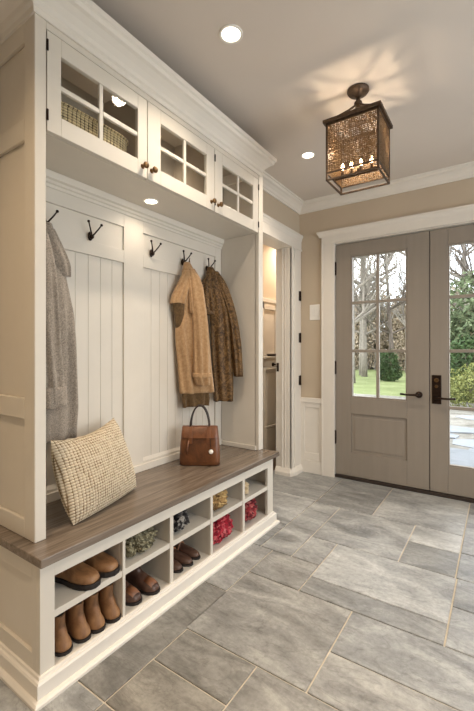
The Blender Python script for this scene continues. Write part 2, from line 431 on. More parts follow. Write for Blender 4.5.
# casing of the side doorway
w = MB()
w.box(WX, WX + .014, 3.20, WY - .001, 0, 2.11); w.box(WX, WX + .022, 3.255, 3.385, 0, 2.11); w.box(WX, WX + .018, 3.20, 3.215, 0, 2.11)
w.box(WX, WX + .022, 2.30, 2.42, 0, 2.11)
w.box(WX, WX + .022, 2.30, WY - .002, 2.10, 2.20); w.box(WX, WX + .028, 2.30, WY - .002, 2.095, 2.112)
struct(w.build('trim_8', 'trim', bevel=.002))
hp2 = [(0, 2.185), (.024, 2.185), (.027, 2.20), (.034, 2.220), (.038, 2.224), (.038, 2.244), (0, 2.244)]
struct(MB().moulding([(WX, 2.30), (WX, WY - .002)], hp2).build('trim_9', 'trim'))
w = MB()
w.box(HX - .005, WX, 3.194, 3.20, 0, 2.10); w.box(HX - .005, WX, 2.42, 2.426, 0, 2.10); w.box(HX - .005, WX, 2.426, 3.194, 2.094, 2.10)
w.box(-1.675, -1.66, 3.184, 3.194, 0, 2.094)
w.box(-1.64, -1.633, 3.188, 3.194, 0, 2.094)
struct(w.build('trim_10', 'trim', bevel=.0015))
kp = [(0, 0), (.022, 0), (.022, .03), (.016, .042), (.010, .058), (.006, .066), (0, .07)]
struct(MB().moulding([(HX - .005, 3.194), (WX, 3.194), (WX + .022, 3.254), (WX + .022, 3.383)], kp).build('baseboard_left', 'trim'))
for k, z in enumerate((1.665, 1.27, .868)):
    mb = MB(); mb.box(WX + .022, WX + .026, 3.335, 3.385, z - .045, z + .045)
    mb.tube([(WX + .029, 3.36, z - .047), (WX + .029, 3.36, z + .047)], .005)
    h = mb.build('door_hinge', 'bronze', bevel=.001)
    tag(h, ['black hinge plate highest on the side doorway casing', 'black hinge plate midway up the side doorway casing', 'black hinge plate lowest on the side doorway casing'][k], 'hinge', 'hinge plates on the side doorway casing')
mb = MB(); mb.lathe([(0, 0), (.014, 0), (.014, .004), (.008, .008), (0, .008)], (-1.715, 3.184, 1.0), 14, 'Y')
mb.v = [(x, 3.194 - (y - 3.184), z) for x, y, z in mb.v]
mb.box(-1.727, -1.703, 3.191, 3.194, .955, 1.035)
tag(mb.build('strike_plate', 'bronze'), 'small dark latch plate on the reveal of the side doorway', 'door plate')

# ------------------------------------------------------------------ hall beyond the side doorway
HB = -2.22
struct(MB().box(HB, -1.80, 2.0, 4.9, -.06, -.001).build('floor_hall', 'hall_floor'))
w = MB(); w.box(HB - .1, HB, 1.9, 5.0, 0, CZ); w.box(HB, HX, 4.9, 5.0, 0, CZ); w.box(HB, -1.80, 1.9, 2.0, 0, CZ)
w.box(-1.80, HX, 3.46, 5.0, -.06, CZ)
struct(w.build('wall_hall', 'wall'))
struct(MB().box(HB - .1, -1.80, 1.9, 5.0, CZ, CZ + .08).build('ceiling_hall', 'ceiling'))
w = MB()
w.box(HB, HB + .012, 2.0, 4.9, 0, 1.70); w.box(HB, HB + .03, 2.0, 4.9, 1.70, 1.745)
y = 2.05
while y < 4.8:
    w.box(HB + .012, HB + .024, y, y + .07, .12, 1.70); y += .33
w.box(HB + .012, HB + .024, 2.0, 4.9, 1.62, 1.70); w.box(HB, HB + .03, 2.0, 4.9, 0, .12)
struct(w.build('trim_11', 'trim', bevel=.003))
# low white cabinet against the hall wall
t = empty('hall_cabinet', (HB + .095, 3.88, 0))
MB().box(-.065, .045, -.28, .28, .001, .94).build('body', 'trim', t, bevel=.002)
MB().box(-.065, .065, -.29, .29, .94, .962).build('top', 'trim', t, bevel=.003)
for z0, z1 in ((.07, .31), (.35, .90)):
    for s in (-1, 1):
        y0, y1 = sorted((s * .01, s * .27))
        d = MB().box(.045, .058, y0, y1, z0, z1).build('door' if z0 > .2 else 'drawer', 'trim', t, bevel=.003)
        MB().lathe([(0, 0), (.008, 0), (.006, .012), (.011, .018), (.008, .024), (0, .026)], (.058, s * .05, (z0 + z1) / 2), 10, 'X').build('knob', 'bronze', d, smooth=True)
MB().box(.045, .064, -.285, .285, .318, .336).build('ledge', 'trim', t, bevel=.002)
tag(t, 'low white cabinet with drawers against the hall wall', 'cabinet')
mb = MB(); mb.box(HB + .031, HB + .15, 3.60, 4.16, 1.065, 1.083); mb.box(HB + .031, HB + .05, 3.62, 4.14, 1.03, 1.065)
tag(mb.build('wall_shelf', 'trim', bevel=.002), 'narrow white shelf on the hall wall above the cabinet', 'shelf')
mb = MB(); mb.lathe([(0, 1.084), (.03, 1.084), (.045, 1.088), (.052, 1.112), (.046, 1.112), (.040, 1.095), (0, 1.092)], (0, 0, 0), 24)
mb.v = [(HB + .092 + x, 3.86 + y * 2.6, z) for x, y, z in mb.v]
tag(mb.build('shallow_bowl', 'ceramic', smooth=True), 'dark brown shallow oval bowl on the hall shelf', 'bowl')
# open hall door seen nearly edge on
L = .46; dd = Vector((-.4749, .880)); o3 = Vector((-1.775, 3.32)); ang = math.atan2(dd.y, dd.x)
d3 = empty('door_3', (o3.x, o3.y, 0), ang); struct(d3)
mb = MB(); mb.box(0, L, -.011, .011, .012, 2.02)
for s in (-1, 1):
    y0, y1 = sorted((s * .011, s * .018))
    mb.box(0, .09, y0, y1, .012, 2.02); mb.box(L - .09, L, y0, y1, .012, 2.02)
    for z0, z1 in ((.012, .22), (.85, .97), (1.9, 2.02)): mb.box(.09, L - .09, y0, y1, z0, z1)
mb.build('door_leaf', 'trim', d3, bevel=.002)
for s in (-1, 1):
    k = MB().lathe([(0, 0), (.024, 0), (.024, .004), (.009, .008), (.008, .024), (.020, .034), (.022, .044), (.014, .052), (0, .054)], (0, 0, 0), 16, 'Y')
    k.v = [(L - .05 + x, s * (.018 + y), 1.0 + z) for x, y, z in k.v]
    k.build('door_knob', 'bronze', d3, smooth=True)

# ------------------------------------------------------------------ grey double doors
def leaf(name, x0, x1, gx0, gx1, gz0, gz1, vbar, hbars, panel):
    """x0..x1 leaf, gx0..gx1 glass; front face at y = WY+.03"""
    root = empty(name, (x0, WY + .03, .024)); struct(root)
    O = lambda mb: mb.xf(Matrix.Translation((-x0, -(WY + .03), -.024)))
    f = WY + .03; bk = f + .044; z0, z1 = .026, 2.112
    mb = MB()
    mb.box(x0, gx0, f, bk, z0, z1); mb.box(gx1, x1, f, bk, z0, z1)
    mb.box(gx0, gx1, f, bk, gz1, z1)
    if panel:
        px0, px1, pz0, pz1 = panel
        mb.box(gx0, gx1, f, bk, pz1, gz0); mb.box(gx0, gx1, f, bk, z0, pz0)
        mb.box(gx0, gx1, f + .012, bk - .012, pz0, pz1)
        mb.box(px0 + .03, px1 - .03, f + .007, f + .012, pz0 + .03, pz1 - .03)
    else: mb.box(gx0, gx1, f, bk, z0, gz0)
    O(mb).build('frame', 'door', root, bevel=.004)
    # glazing bead
    mb = MB(); e = .011
    for a, b, c, d in ((gx0, gx0 + e, gz0, gz1), (gx1 - e, gx1, gz0, gz1), (gx0 + e, gx1 - e, gz0, gz0 + e), (gx0 + e, gx1 - e, gz1 - e, gz1)): mb.box(a, b, f + .004, bk - .004, c, d)
    O(mb).build('glazing_bead', 'door', root, bevel=.003)
    mb = MB()
    mb.box(vbar - .0125, vbar + .0125, f + .006, bk - .006, gz0 + e, gz1 - e)
    xs = [gx0 + e, vbar - .0125, vbar + .0125, gx1 - e]
    for z in hbars:
        mb.box(xs[0], xs[1], f + .006, bk - .006, z - .0125, z + .0125); mb.box(xs[2], xs[3], f + .006, bk - .006, z - .0125, z + .0125)
    O(mb).build('muntin', 'door', root, bevel=.003)
    O(MB().box(gx0 + .003, gx1 - .003, f + .019, f + .025, gz0 + .003, gz1 - .003)).build('window_pane', 'glass', root)
    return root, O
d1, O1 = leaf('door_1', -1.245, -.470, -1.102, -.636, .732, 1.993, -.885 + .012, (1.575, 1.146), (-1.102, -.636, .236, .585))
d2, O2 = leaf('door_2', -.464, .311, -.337, .168, .245, 1.984, -.0845, (1.569, 1.146, .700), None)
f = WY + .03
O2(MB().box(-.4695, -.4645, f + .006, f + .050, .026, 2.112)).build('astragal', 'dark_wood', d2)
def lever(O, root, x, z, d, ln, rose):
    mb = MB()
    if rose: mb.lathe([(0, 0), (.027, 0), (.027, .004), (.021, .009), (0, .009)], (0, 0, 0), 20, 'Y'); mb.v = [(x + a, f - b, z + c) for a, b, c in mb.v]
    mb.tube([(x, f - .004, z), (x, f - .045, z)], [.011, .010], 12)
    mb.tube([(x - d * .008, f - .045, z), (x + d * .03, f - .048, z + .001), (x + d * ln * .6, f - .047, z - .001), (x + d * ln, f - .045, z + .003)], [.012, .009, .008, .009], 10)
    O(mb).build('door_handle', 'bronze', root, smooth=True)
lever(O1, d1, -.545, .79, -1, .135, True)
pl = MB().box(-.450, -.382, f - .008, f, .725, .955)
O2(pl).build('handle_plate', 'bronze', d2, bevel=.004)
mb = MB(); mb.tube([(-.416, f - .016, .915), (-.416, f - .006, .915)], .017, 16); mb.tube([(-.416, f - .014, .865), (-.416, f - .006, .865)], .013, 16); mb.box(-.423, -.409, f - .03, f - .015, .86, .87)
O2(mb).build('deadbolt', 'brass', d2)
lever(O2, d2, -.416, .775, 1, .135, False)
for z in (1.898, .994, .361):
    mb = MB(); mb.box(-1.252, -1.236, f - .003, f + .001, z - .058, z + .058); mb.tube([(-1.247, f - .007, z - .062), (-1.247, f - .007, z + .062)], .0065, 8)
    O1(mb).build('hinge', 'bronze', d1, smooth=False)

# light switch
t = empty('light_switch', (-1.433, WY - .0005, 1.507))
MB().box(-.050, .050, -.006, 0, -.072, .072).build('cover_plate', 'white_plastic', t, bevel=.002)
for x in (-.023, .023): MB().box(x - .016, x + .016, -.010, -.006, -.034, .034).build('rocker', 'white_plastic', t, bevel=.0015)
tag(t, 'white double rocker light switch on the tan wall beside the doors', 'light switch')

# ------------------------------------------------------------------ shoe bench
t = empty('shoe_bench', (-1.45, 1.47, 0)); TB = Matrix.Translation((1.45, -1.47, 0))
def part(mb, name, mat, root, T=None, **k):
    if T is not None: mb.xf(T)
    return mb.build(name, mat, root, **k)
F0 = BX - .020          # back of the face frame
mb = MB()
mb.box(-1.655, F0, BY0 + .012, BY0 + .02, 0.01, SZ - .03)
mb.box(-1.30, F0, BY0, BY0 + .012, .03, SZ - .03)
mb.box(-1.655, -1.60, BY0, BY0 + .012, .10, SZ - .03)
mb.box(-1.60, -1.30, BY0, BY0 + .012, .385, SZ - .03); mb.box(-1.60, -1.30, BY0, BY0 + .012, .07, .135)
part(mb, 'side_panel', 'paint', t, TB, bevel=.0015)
mb = MB(); mb.box(-1.655, F0, BY1 - .02, BY1, .01, SZ - .03); part(mb, 'side_panel', 'paint', t, TB, bevel=.0015)
part(MB().box(-1.655, -1.645, BY0 + .02, BY1 - .02, .06, SZ - .03), 'back_panel', 'paint', t, TB)
mb = MB()                                                   # face frame
mb.box(F0, BX, BY0, .735, .02, SZ - .03); mb.box(F0, BX, 2.190, BY1, .02, SZ - .03)
mb.box(F0, BX, .735, 2.190, .385, SZ - .03); mb.box(F0, BX, .735, 2.190, .055, .079)
cols = [(1.021, 1.035), (1.290, 1.312), (1.590, 1.610), (1.895, 1.918)]
for a, b in cols: mb.box(F0, BX, a, b, .079, .385)
part(mb, 'face_frame', 'paint', t, TB, bevel=.0012)
part(MB().box(-1.645, F0, BY0 + .02, BY1 - .02, .055, .078), 'bottom_panel', 'paint', t, TB)
for a, b in cols: part(MB().box(-1.645, F0, (a + b) / 2 - .007, (a + b) / 2 + .007, .078, SZ - .03), 'divider', 'paint', t, TB)
edges = [.704] + [e for a, b in cols for e in ((a + b) / 2 - .007, (a + b) / 2 + .007)] + [2.24]
fe = [.735] + [e for c in cols for e in c] + [2.19]
for k in range(5):
    mb = MB().box(-1.645, F0 - .0005, edges[2 * k], edges[2 * k + 1], .246, .266); mb.box(F0 - .0005, BX - .002, fe[2 * k], fe[2 * k + 1], .242, .2665)
    part(mb, 'shelf', 'paint', t, TB, bevel=.001)
bpr = [(0, 0), (.034, 0), (.034, .010), (.028, .016), (.018, .018), (.018, .062), (.014, .068), (.008, .070), (.006, .078), (0, .080)]
mb = MB().moulding([(-1.65, BY1), (BX, BY1), (BX, BY0), (-1.65, BY0)][::-1], bpr)
part(mb, 'base_moulding', 'trim', t, TB)
tag(t, 'long cream built-in shoe bench with ten open cubbies on the slate floor', 'bench')

mb = MB().box(-1.655, -1.215, .668, 2.285, SZ - .0295, SZ)
tag(mb.build('bench_top', 'oak', bevel=.003), 'grey-brown oak bench top lying on the cubby bench', 'bench top')

# ------------------------------------------------------------------ locker surround with panelled back
t = empty('locker_surround', (-1.5, 1.49, SZ)); TL = Matrix.Translation((1.5, -1.49, -SZ)); z0 = SZ + .0005
CT = 2.41
def end_panel(y, s):
    """outer face at y, outward direction s"""
    mb = MB(); a, b = sorted((y, y - s * .030)); i0, i1 = sorted((y - s * .013, y - s * .030))
    mb.box(XB + .0, XU - .0, i0, i1, z0, CT)
    o0, o1 = sorted((y, y - s * .013))
    mb.box(-1.413, XU, o0, o1, z0, CT); mb.box(XB, -1.62, o0, o1, z0, CT)
    for p, q in ((z0, .544), (.903, .979), (1.907, 1.982), (2.257, CT)): mb.box(-1.62, -1.413, o0, o1, p, q)
    mb.box(-1.62, -1.413, *sorted((y + s * .003, y - s * .004)), 2.325, 2.335)
    return mb
mb = end_panel(.715, -1); mb.box(-1.37, XU + .001, .7142, .7555, z0, CT)
part(mb, 'end_panel', 'paint', t, TL, bevel=.003)
mb = end_panel(2.280, 1); mb.box(-1.37, XU + .001, 2.226, 2.2808, z0, CT); mb.box(XB, -1.36, 2.226, 2.25, z0, 1.95)
part(mb, 'end_panel', 'paint', t, TL, bevel=.003)
YA, YZ = .7455, 2.226
mb = MB()
for a, b in ((YA, .80), (1.36, 1.495), (2.16, YZ)): mb.box(XB - .014, XB, a, b, z0, 1.9395)
for a, b in ((.80, 1.36), (1.495, 2.16)):
    for p, q in ((z0, .53), (1.618, 1.685), (1.81, 1.9395)): mb.box(XB - .014, XB, a, b, p, q)
    mb.box(XB - .013, XB - .010, a, b, 1.685, 1.81)
part(mb, 'panel_frame', 'paint', t, TL, bevel=.0012)
mb = MB()
for a, b in ((.80, 1.36), (1.495, 2.16)):
    n = round((b - a) / .068); wd = (b - a) / n
    for k in range(n): mb.box(XB - .016, XB - .009, a + k * wd + .0009, a + (k + 1) * wd - .0009, .53, 1.618)
    mb.box(XB - .018, XB - .0125, a, b, .53, 1.618)
part(mb, 'beadboard', 'paint', t, TL, bevel=.0012)
mb = MB()
for a, b in ((.80, 1.36), (1.495, 2.16)):      # sloped ledge at the foot of each panel
    mb.loft([[(XB - .009, y, .53), (XB + .001, y, .53), (XB - .009, y, .547)] for y in (a, b)])
part(mb, 'panel_ledge', 'paint', t, TL)
cv = [(0, 1.875), (.006, 1.875), (.008, 1.888), (.014, 1.893), (.014, 1.905), (.024, 1.912), (.030, 1.9395), (0, 1.9395)]
mb = MB().moulding([(XB, YA), (XB, YZ)], cv)
part(mb, 'cove_moulding', 'paint', t, TL)
part(MB().box(XB, XB + .012, YA, YZ, z0, SZ + .0405).box(XB + .012, -1.36, YZ - .012, YZ, z0, SZ + .03), 'skirting', 'paint', t, TL, bevel=.003)
crown = [(-.01, 2.325), (.008, 2.325), (.010, 2.345), (.018, 2.352), (.022, 2.368), (.040, 2.386), (.060, 2.402), (.072, 2.408), (.076, 2.424), (.084, 2.430), (.085, 2.452), (-.01, 2.452)]
mb = MB().moulding([(XB, 2.236), (XU, 2.236), (XU, .715), (XB, .715)][::-1], crown)
part(mb, 'crown_moulding', 'trim', t, TL)
tag(t, 'cream locker surround with panelled back, end panels and crown above the bench', 'locker')

# ------------------------------------------------------------------ upper cabinet
t = empty('upper_cabinet', (-1.5, 1.49, 1.94)); TU = Matrix.Translation((1.5, -1.49, -1.94))
U0, U1 = .7565, 2.2255; FB = XU - .024
part(MB().box(-1.655, FB, U0, U1, 1.940, 1.958), 'bottom_panel', 'paint', t, TU)
part(MB().box(-1.655, FB, U0, U1, 2.392, 2.41), 'top_panel', 'interior', t, TU)
part(MB().box(-1.655, -1.645, U0, U1, 1.958, 2.392), 'back_panel', 'interior', t, TU)
for y in (1.2365, 1.7435): part(MB().box(-1.645, FB, y - .008, y + .008, 1.958, 2.392), 'divider', 'interior', t, TU)
part(MB().box(FB, XU - .001, U0, U1, 2.302, 2.41).box(FB, XU - .0215, U0, U1, 2.283, 2.302), 'fascia', 'paint', t, TU, bevel=.001)
def cab_door(y0, y1, g0, g1, ym, knob, hinge):
    zb, zt, gz0, gz1 = 1.9405, 2.300, 2.010, 2.236
    mb = MB(); a, b = XU - .021, XU - .001
    mb.box(a, b, y0, g0, zb, zt); mb.box(a, b, g1, y1, zb, zt); mb.box(a, b, g0, g1, zb, gz0); mb.box(a, b, g0, g1, gz1, zt)
    mb.box(a + .004, b - .003, ym - .009, ym + .009, gz0, gz1)
    mb.box(a + .004, b - .003, g0, ym - .009, 2.113, 2.131); mb.box(a + .004, b - .003, ym + .009, g1, 2.113, 2.131)
    d = part(mb, 'door', 'paint', t, TU, bevel=.002)
    part(MB().box(a + .0065, a + .0095, g0 + .0002, g1 - .0002, gz0 + .0002, gz1 - .0002), 'pane', 'glass', d, TU)
    for ky in knob:
        k = MB().lathe([(0, 0), (.011, 0), (.011, .002), (.006, .005), (.006, .014), (.013, .019), (.015, .025), (.011, .031), (0, .033)], (XU - .001, ky, 1.986), 16, 'X')
        part(k, 'knob', 'brass', d, TU, smooth=True)
    for z in (1.995, 2.245): part(MB().tube([(XU + .002, hinge, z - .019), (XU + .002, hinge, z + .019)], .004, 8), 'hinge', 'bronze', d, TU)
cab_door(.760, 1.2345, .814, 1.180, .990, (1.207,), .760)
cab_door(1.2385, 1.7415, 1.321, 1.672, 1.497, (1.262, 1.712), 1.7415 + .002)
cab_door(1.7455, 2.2225, 1.819, 2.156, 1.988, (1.775,), 2.2225)
tag(t, 'cream wall cabinet with three glazed doors above the coat hooks', 'cabinet')

# unseen fill pucks and lights, added to brighten the dark cabinet interior
for py in (1.215, 1.66, 1.985):
    t = empty('added_fill_puck', (-1.625, py, 1.9585))
    MB().lathe([(0, 0), (.018, 0), (.018, .008), (.014, .010), (0, .010)], (0, 0, 0), 20).build('housing', 'white_plastic', t)
    tag(t, 'small added fill puck on the cabinet floor behind the glass doors', 'lamp', 'added fill pucks inside the wall cabinet')
    ld = bpy.data.lights.new('added_fill_light', 'POINT'); ld.energy = .45; ld.color = (1, .84, .68); ld.shadow_soft_size = .02
    l = bpy.data.objects.new('added_fill_light', ld); C.objects.link(l); l.location = (-1.62, py, 2.13)
# woven baskets behind the glass
def basket(x0, x1, y0, y1, z0, z1, label, rim=True):
    cx, cy = (x0 + x1) / 2, (y0 + y1) / 2
    t = empty('woven_basket', (cx, cy, z0))
    hx, hy, h = (x1 - x0) / 2, (y1 - y0) / 2, z1 - z0
    def ring(z, k, n=28, e=.45):
        r = []
        for i in range(n):
            a = 2 * PI * i / n; c, s_ = math.cos(a), math.sin(a)
            r.append((hx * k * math.copysign(abs(c) ** e, c), hy * k * math.copysign(abs(s_) ** e, s_), z))
        return r
    m = max(6, int(h / .011)); outer = []
    for i in range(m + 1):
        z = h * i / m; outer.append(ring(z, .93 + .05 * i / m + (.012 if i % 2 else 0)))
    MB().loft(outer + [ring(h, .94), ring(.012, .88)]).build('basket_body', 'basket', t, smooth=True)
    rr = ring(h, 1.0); rr.append(rr[0]); MB().tube(rr, .006, 6).build('rim', 'basket', t, smooth=True)
    tag(t, label, 'basket', 'woven baskets behind the glass doors')
basket(-1.60, -1.39, .80, 1.20, 1.9595, 2.105, 'wide low woven basket behind the first glass door, nearest the camera')
basket(-1.60, -1.41, 1.26, 1.41, 1.9595, 2.235, 'tall narrow woven basket at the left behind the middle glass door')
basket(-1.60, -1.42, 1.425, 1.62, 1.9595, 2.045, 'small shallow woven basket behind the middle glass door')

# ------------------------------------------------------------------ coat hooks
def hook():
    t = empty('coat_hook')
    mb = MB(); mb.lathe([(0, 0), (.013, 0), (.013, .003), (.009, .006), (0, .006)], (0, 0, 0), 14, 'X')
    mb.v = [(x, y, z * 1.7) for x, y, z in mb.v]; mb.build('back_plate', 'bronze', t, smooth=True)
    mb = MB(); mb.lathe([(0, .004), (.010, .006), (.012, .014), (.008, .022), (0, .024)], (0, 0, -.004), 12, 'X'); mb.build('boss', 'bronze', t, smooth=True)
    for s in (-1, 1):
        mb = MB(); mb.tube([(.014, 0, -.004), (.024, s * .010, .012), (.034, s * .024, .034), (.040, s * .034, .052)], [.0045, .004, .0035, .0035], 8)
        mb.build('prong', 'bronze', t, smooth=True)
        b = MB().lathe([(0, -.007), (.005, -.005), (.007, 0), (.005, .005), (0, .007)], (.041, s * .036, .056), 10, 'Z'); b.build('ball_end', 'bronze', t, smooth=True)
    return t
hk = hook()
HY = [.925, 1.154, 1.553, 1.819, 2.065]
HL = ['dark two-pronged coat hook above the grey coat, partly behind the end panel', 'dark two-pronged empty coat hook, the one right of the grey coat',
      'dark two-pronged empty coat hook in the second panel bay, left of the tan coat', 'dark two-pronged coat hook carrying the tan coat', 'dark two-pronged coat hook carrying the olive quilted jacket']
for i, y in enumerate(HY):
    o = hk if i == 0 else copy_tree(hk)
    o.location = (XB if i in (0, 1, 2, 3, 4) else 0, y, 1.708)
    if 0 <= i: o.location.x = XB + 0.0002
    tag(o, HL[i], 'coat hook', 'coat hooks on the panelled back')

# ------------------------------------------------------------------ garments
def hang(rows, ndir, n=40, ripple=.0, k=7, seed=0, sub=7, power=.75, seam=0):
    """rows: (z, (xl,yl), (xr,yr), half depth). Horizontal closed sections lofted top to bottom."""
    nd = Vector((ndir[0], ndir[1])).normalized()
    rs = []
    for i in range(len(rows) - 1):
        for j in range(sub):
            t = j / sub
            def cr(f):
                p0 = f(rows[max(i - 1, 0)]); p1 = f(rows[i]); p2 = f(rows[i + 1]); p3 = f(rows[min(i + 2, len(rows) - 1)])
                return .5 * (2 * p1 + (p2 - p0) * t + (2 * p0 - 5 * p1 + 4 * p2 - p3) * t * t + (3 * p1 - p0 - 3 * p2 + p3) * t ** 3)
            rs.append([cr(lambda r: r[0])] + [cr(lambda r, a=a, b=b: r[a][b]) for a, b in ((1, 0), (1, 1), (2, 0), (2, 1))] + [cr(lambda r: r[3])])
    r = rows[-1]; rs.append([r[0], r[1][0], r[1][1], r[2][0], r[2][1], r[3]])
    ztop, zbot = rows[0][0], rows[-1][0]; rings = []
    for z, xl, yl, xr, yr, dp in rs:
        c = Vector(((xl + xr) / 2, (yl + yr) / 2)); w = Vector(((xr - xl) / 2, (yr - yl) / 2))
        g = min(1, (ztop - z) / max(.01, (ztop - zbot)) * 1.6); ring = []
        for q in range(n):
            a = 2 * PI * q / n; ca, sa = math.cos(a), math.sin(a)
            u = math.copysign(abs(ca) ** power, ca); v = math.copysign(abs(sa) ** power, sa)
            fold = .036 * ripple * g * (math.sin(k * u * 1.7 + seed + 1.2 * math.sin(z * 5 + seed)) + .5 * math.sin(k * 2.3 * u + seed * 2 + z * 7))
            wr = .02 * ripple * noise.noise(Vector((u * 3 + seed, v * 2, z * 14)))
            p = c + w * u + nd * (v * (dp + (fold + wr if sa > 0 else fold * .15)))
            ring.append((max(p.x, XB + .004), p.y, z + .002 * math.sin(k * u + seed) * g * (ripple > 0)))
        rings.append(ring)
    return MB().loft(rings)
# tan wool coat
t = empty('tan_coat', (-1.60, 1.82, 1.69)); TT = Matrix.Translation((1.60, -1.82, -1.69)); ND = (.89, -.45)
mb = hang([(1.700, (-1.622, 1.806), (-1.606, 1.832), .012), (1.66, (-1.618, 1.785), (-1.585, 1.838), .022), (1.60, (-1.618, 1.765), (-1.565, 1.862), .03), (1.50, (-1.620, 1.755), (-1.550, 1.895), .032),
           (1.40, (-1.625, 1.755), (-1.54, 1.915), .030), (1.26, (-1.632, 1.728), (-1.533, 1.930), .030), (1.05, (-1.626, 1.745), (-1.525, 1.950), .032), (.885, (-1.621, 1.757), (-1.517, 1.966), .036)], ND, ripple=.35, k=6, seed=1, power=.8)
for i, v in enumerate(mb.v):
    pass
part(mb, 'coat_body', 'tan_coat', t, TT, smooth=True)
mb = hang([(.90, (-1.615, 1.775), (-1.545, 1.935), .022), (.86, (-1.617, 1.77), (-1.54, 1.945), .024), (.80, (-1.615, 1.775), (-1.54, 1.940), .022)], ND, ripple=.3, k=6, seed=4)
part(mb, 'lining', 'coat_dark', t, TT, smooth=True)
mb = hang([(1.64, (-1.60, 1.772), (-1.575, 1.81), .012), (1.56, (-1.622, 1.735), (-1.575, 1.795), .022), (1.48, (-1.637, 1.700), (-1.582, 1.775), .028), (1.435, (-1.640, 1.692), (-1.588, 1.765), .028)], ND, ripple=.2, k=4, seed=2)
part(mb, 'collar_flap', 'tan_coat', t, TT, smooth=True)
mb = hang([(1.437, (-1.634, 1.700), (-1.592, 1.760), .022), (1.38, (-1.632, 1.715), (-1.592, 1.765), .018), (1.29, (-1.634, 1.732), (-1.600, 1.765), .014)], ND, ripple=.1, k=3, sub=4)
part(mb, 'armhole_lining', 'coat_dark', t, TT, smooth=True)
mb = hang([(1.655, (-1.590, 1.795), (-1.565, 1.83), .014), (1.55, (-1.568, 1.79), (-1.528, 1.862), .024), (1.35, (-1.552, 1.795), (-1.503, 1.868), .030), (1.15, (-1.545, 1.80), (-1.492, 1.880), .030), (.985, (-1.543, 1.80), (-1.488, 1.885), .030), (.935, (-1.535, 1.818), (-1.488, 1.885), .026)], ND, ripple=.25, k=4, seed=5)
part(mb, 'sleeve', 'tan_coat', t, TT, smooth=True)
mb = hang([(1.012, (-1.5465, 1.795), (-1.484, 1.890), .036), (.982, (-1.5465, 1.795), (-1.484, 1.890), .036)], ND, ripple=.1, k=4, seed=5, sub=3)
part(mb, 'cuff_strap', 'tan_coat', t, TT, smooth=True)
mb = hang([(1.70, (-1.624, 1.800), (-1.600, 1.826), .014), (1.665, (-1.615, 1.783), (-1.588, 1.808), .014), (1.55, (-1.575, 1.778), (-1.560, 1.800), .014), (1.38, (-1.560, 1.782), (-1.545, 1.802), .012)], ND, ripple=.1, k=3, seed=3)
part(mb, 'lapel', 'tan_coat', t, TT, smooth=True)
part(MB().tube([(-1.614, 1.83, 1.698), (-1.618, 1.842, 1.722), (-1.621, 1.85, 1.735), (-1.618, 1.842, 1.724), (-1.608, 1.835, 1.70)], .003, 6), 'hanging_loop', 'coat_dark', t, TT, smooth=True)
tag(t, 'tan wool coat with a strapped cuff hanging above the brown handbag', 'coat')

# olive brown quilted jacket
t = empty('quilted_jacket', (-1.60, 2.07, 1.69)); TQ = Matrix.Translation((1.60, -2.07, -1.69)); NQ = (.62, -.78)
mb = hang([(1.700, (-1.628, 2.055), (-1.604, 2.078), .014), (1.66, (-1.632, 2.04), (-1.585, 2.085), .026), (1.58, (-1.632, 2.045), (-1.565, 2.105), .034), (1.39, (-1.622, 2.052), (-1.515, 2.135), .040), (1.10, (-1.612, 2.062), (-1.495, 2.145), .040), (.81, (-1.604, 2.070), (-1.492, 2.146), .042)], NQ, ripple=.35, k=5, seed=2)
part(mb, 'jacket_body', 'olive_coat', t, TQ, smooth=True)
mb = hang([(1.685, (-1.61, 2.06), (-1.580, 2.095), .018), (1.58, (-1.575, 2.085), (-1.527, 2.132), .028), (1.40, (-1.520, 2.118), (-1.478, 2.160), .032), (1.20, (-1.498, 2.130), (-1.448, 2.175), .034), (.975, (-1.486, 2.142), (-1.436, 2.182), .030)], NQ, ripple=.25, k=4, seed=6)
part(mb, 'sleeve', 'olive_coat', t, TQ, smooth=True)
mb = hang([(1.66, (-1.625, 2.02), (-1.60, 2.05), .016), (1.58, (-1.640, 1.985), (-1.590, 2.03), .026), (1.48, (-1.638, 1.975), (-1.575, 2.03), .032), (1.405, (-1.632, 1.985), (-1.570, 2.035), .034)], NQ, ripple=.2, k=4, seed=8)
part(mb, 'sleeve', 'olive_coat', t, TQ, smooth=True)
mb = hang([(1.412, (-1.634, 1.983), (-1.568, 2.037), .037), (1.388, (-1.634, 1.983), (-1.568, 2.037), .037)], NQ, sub=3)
part(mb, 'cuff', 'olive_coat', t, TQ, smooth=True)
mb = hang([(1.712, (-1.632, 2.045), (-1.606, 2.070), .020), (1.685, (-1.636, 2.035), (-1.594, 2.080), .026), (1.655, (-1.636, 2.03), (-1.588, 2.082), .030)], NQ, ripple=.2, k=3)
part(mb, 'collar', 'olive_coat', t, TQ, smooth=True)
tag(t, 'dark olive-brown quilted jacket hanging beside the right end panel', 'jacket')

# grey wool coat by the near end panel
t = empty('grey_coat', (-1.59, .92, 1.69)); TG = Matrix.Translation((1.59, -.92, -1.69)); NG = (1, -.1)
mb = hang([(1.70, (-1.612, .905), (-1.612, .932), .016), (1.65, (-1.605, .875), (-1.600, .940), .026), (1.56, (-1.598, .84), (-1.590, .965), .034), (1.45, (-1.595, .82), (-1.585, .985), .036), (1.28, (-1.595, .80), (-1.580, 1.018), .038), (1.05, (-1.600, .79), (-1.590, 1.040), .036), (.90, (-1.605, .785), (-1.600, 1.050), .032), (.755, (-1.612, .785), (-1.608, 1.046), .028)], NG, ripple=.45, k=7, seed=3)
part(mb, 'coat_body', 'grey_coat', t, TG, smooth=True)
mb = hang([(1.67, (-1.590, .88), (-1.585, .93), .016), (1.60, (-1.575, .875), (-1.565, .955), .022), (1.53, (-1.572, .905), (-1.560, .985), .022), (1.475, (-1.578, .935), (-1.562, .992), .014)], NG, ripple=.2, k=3, seed=1)
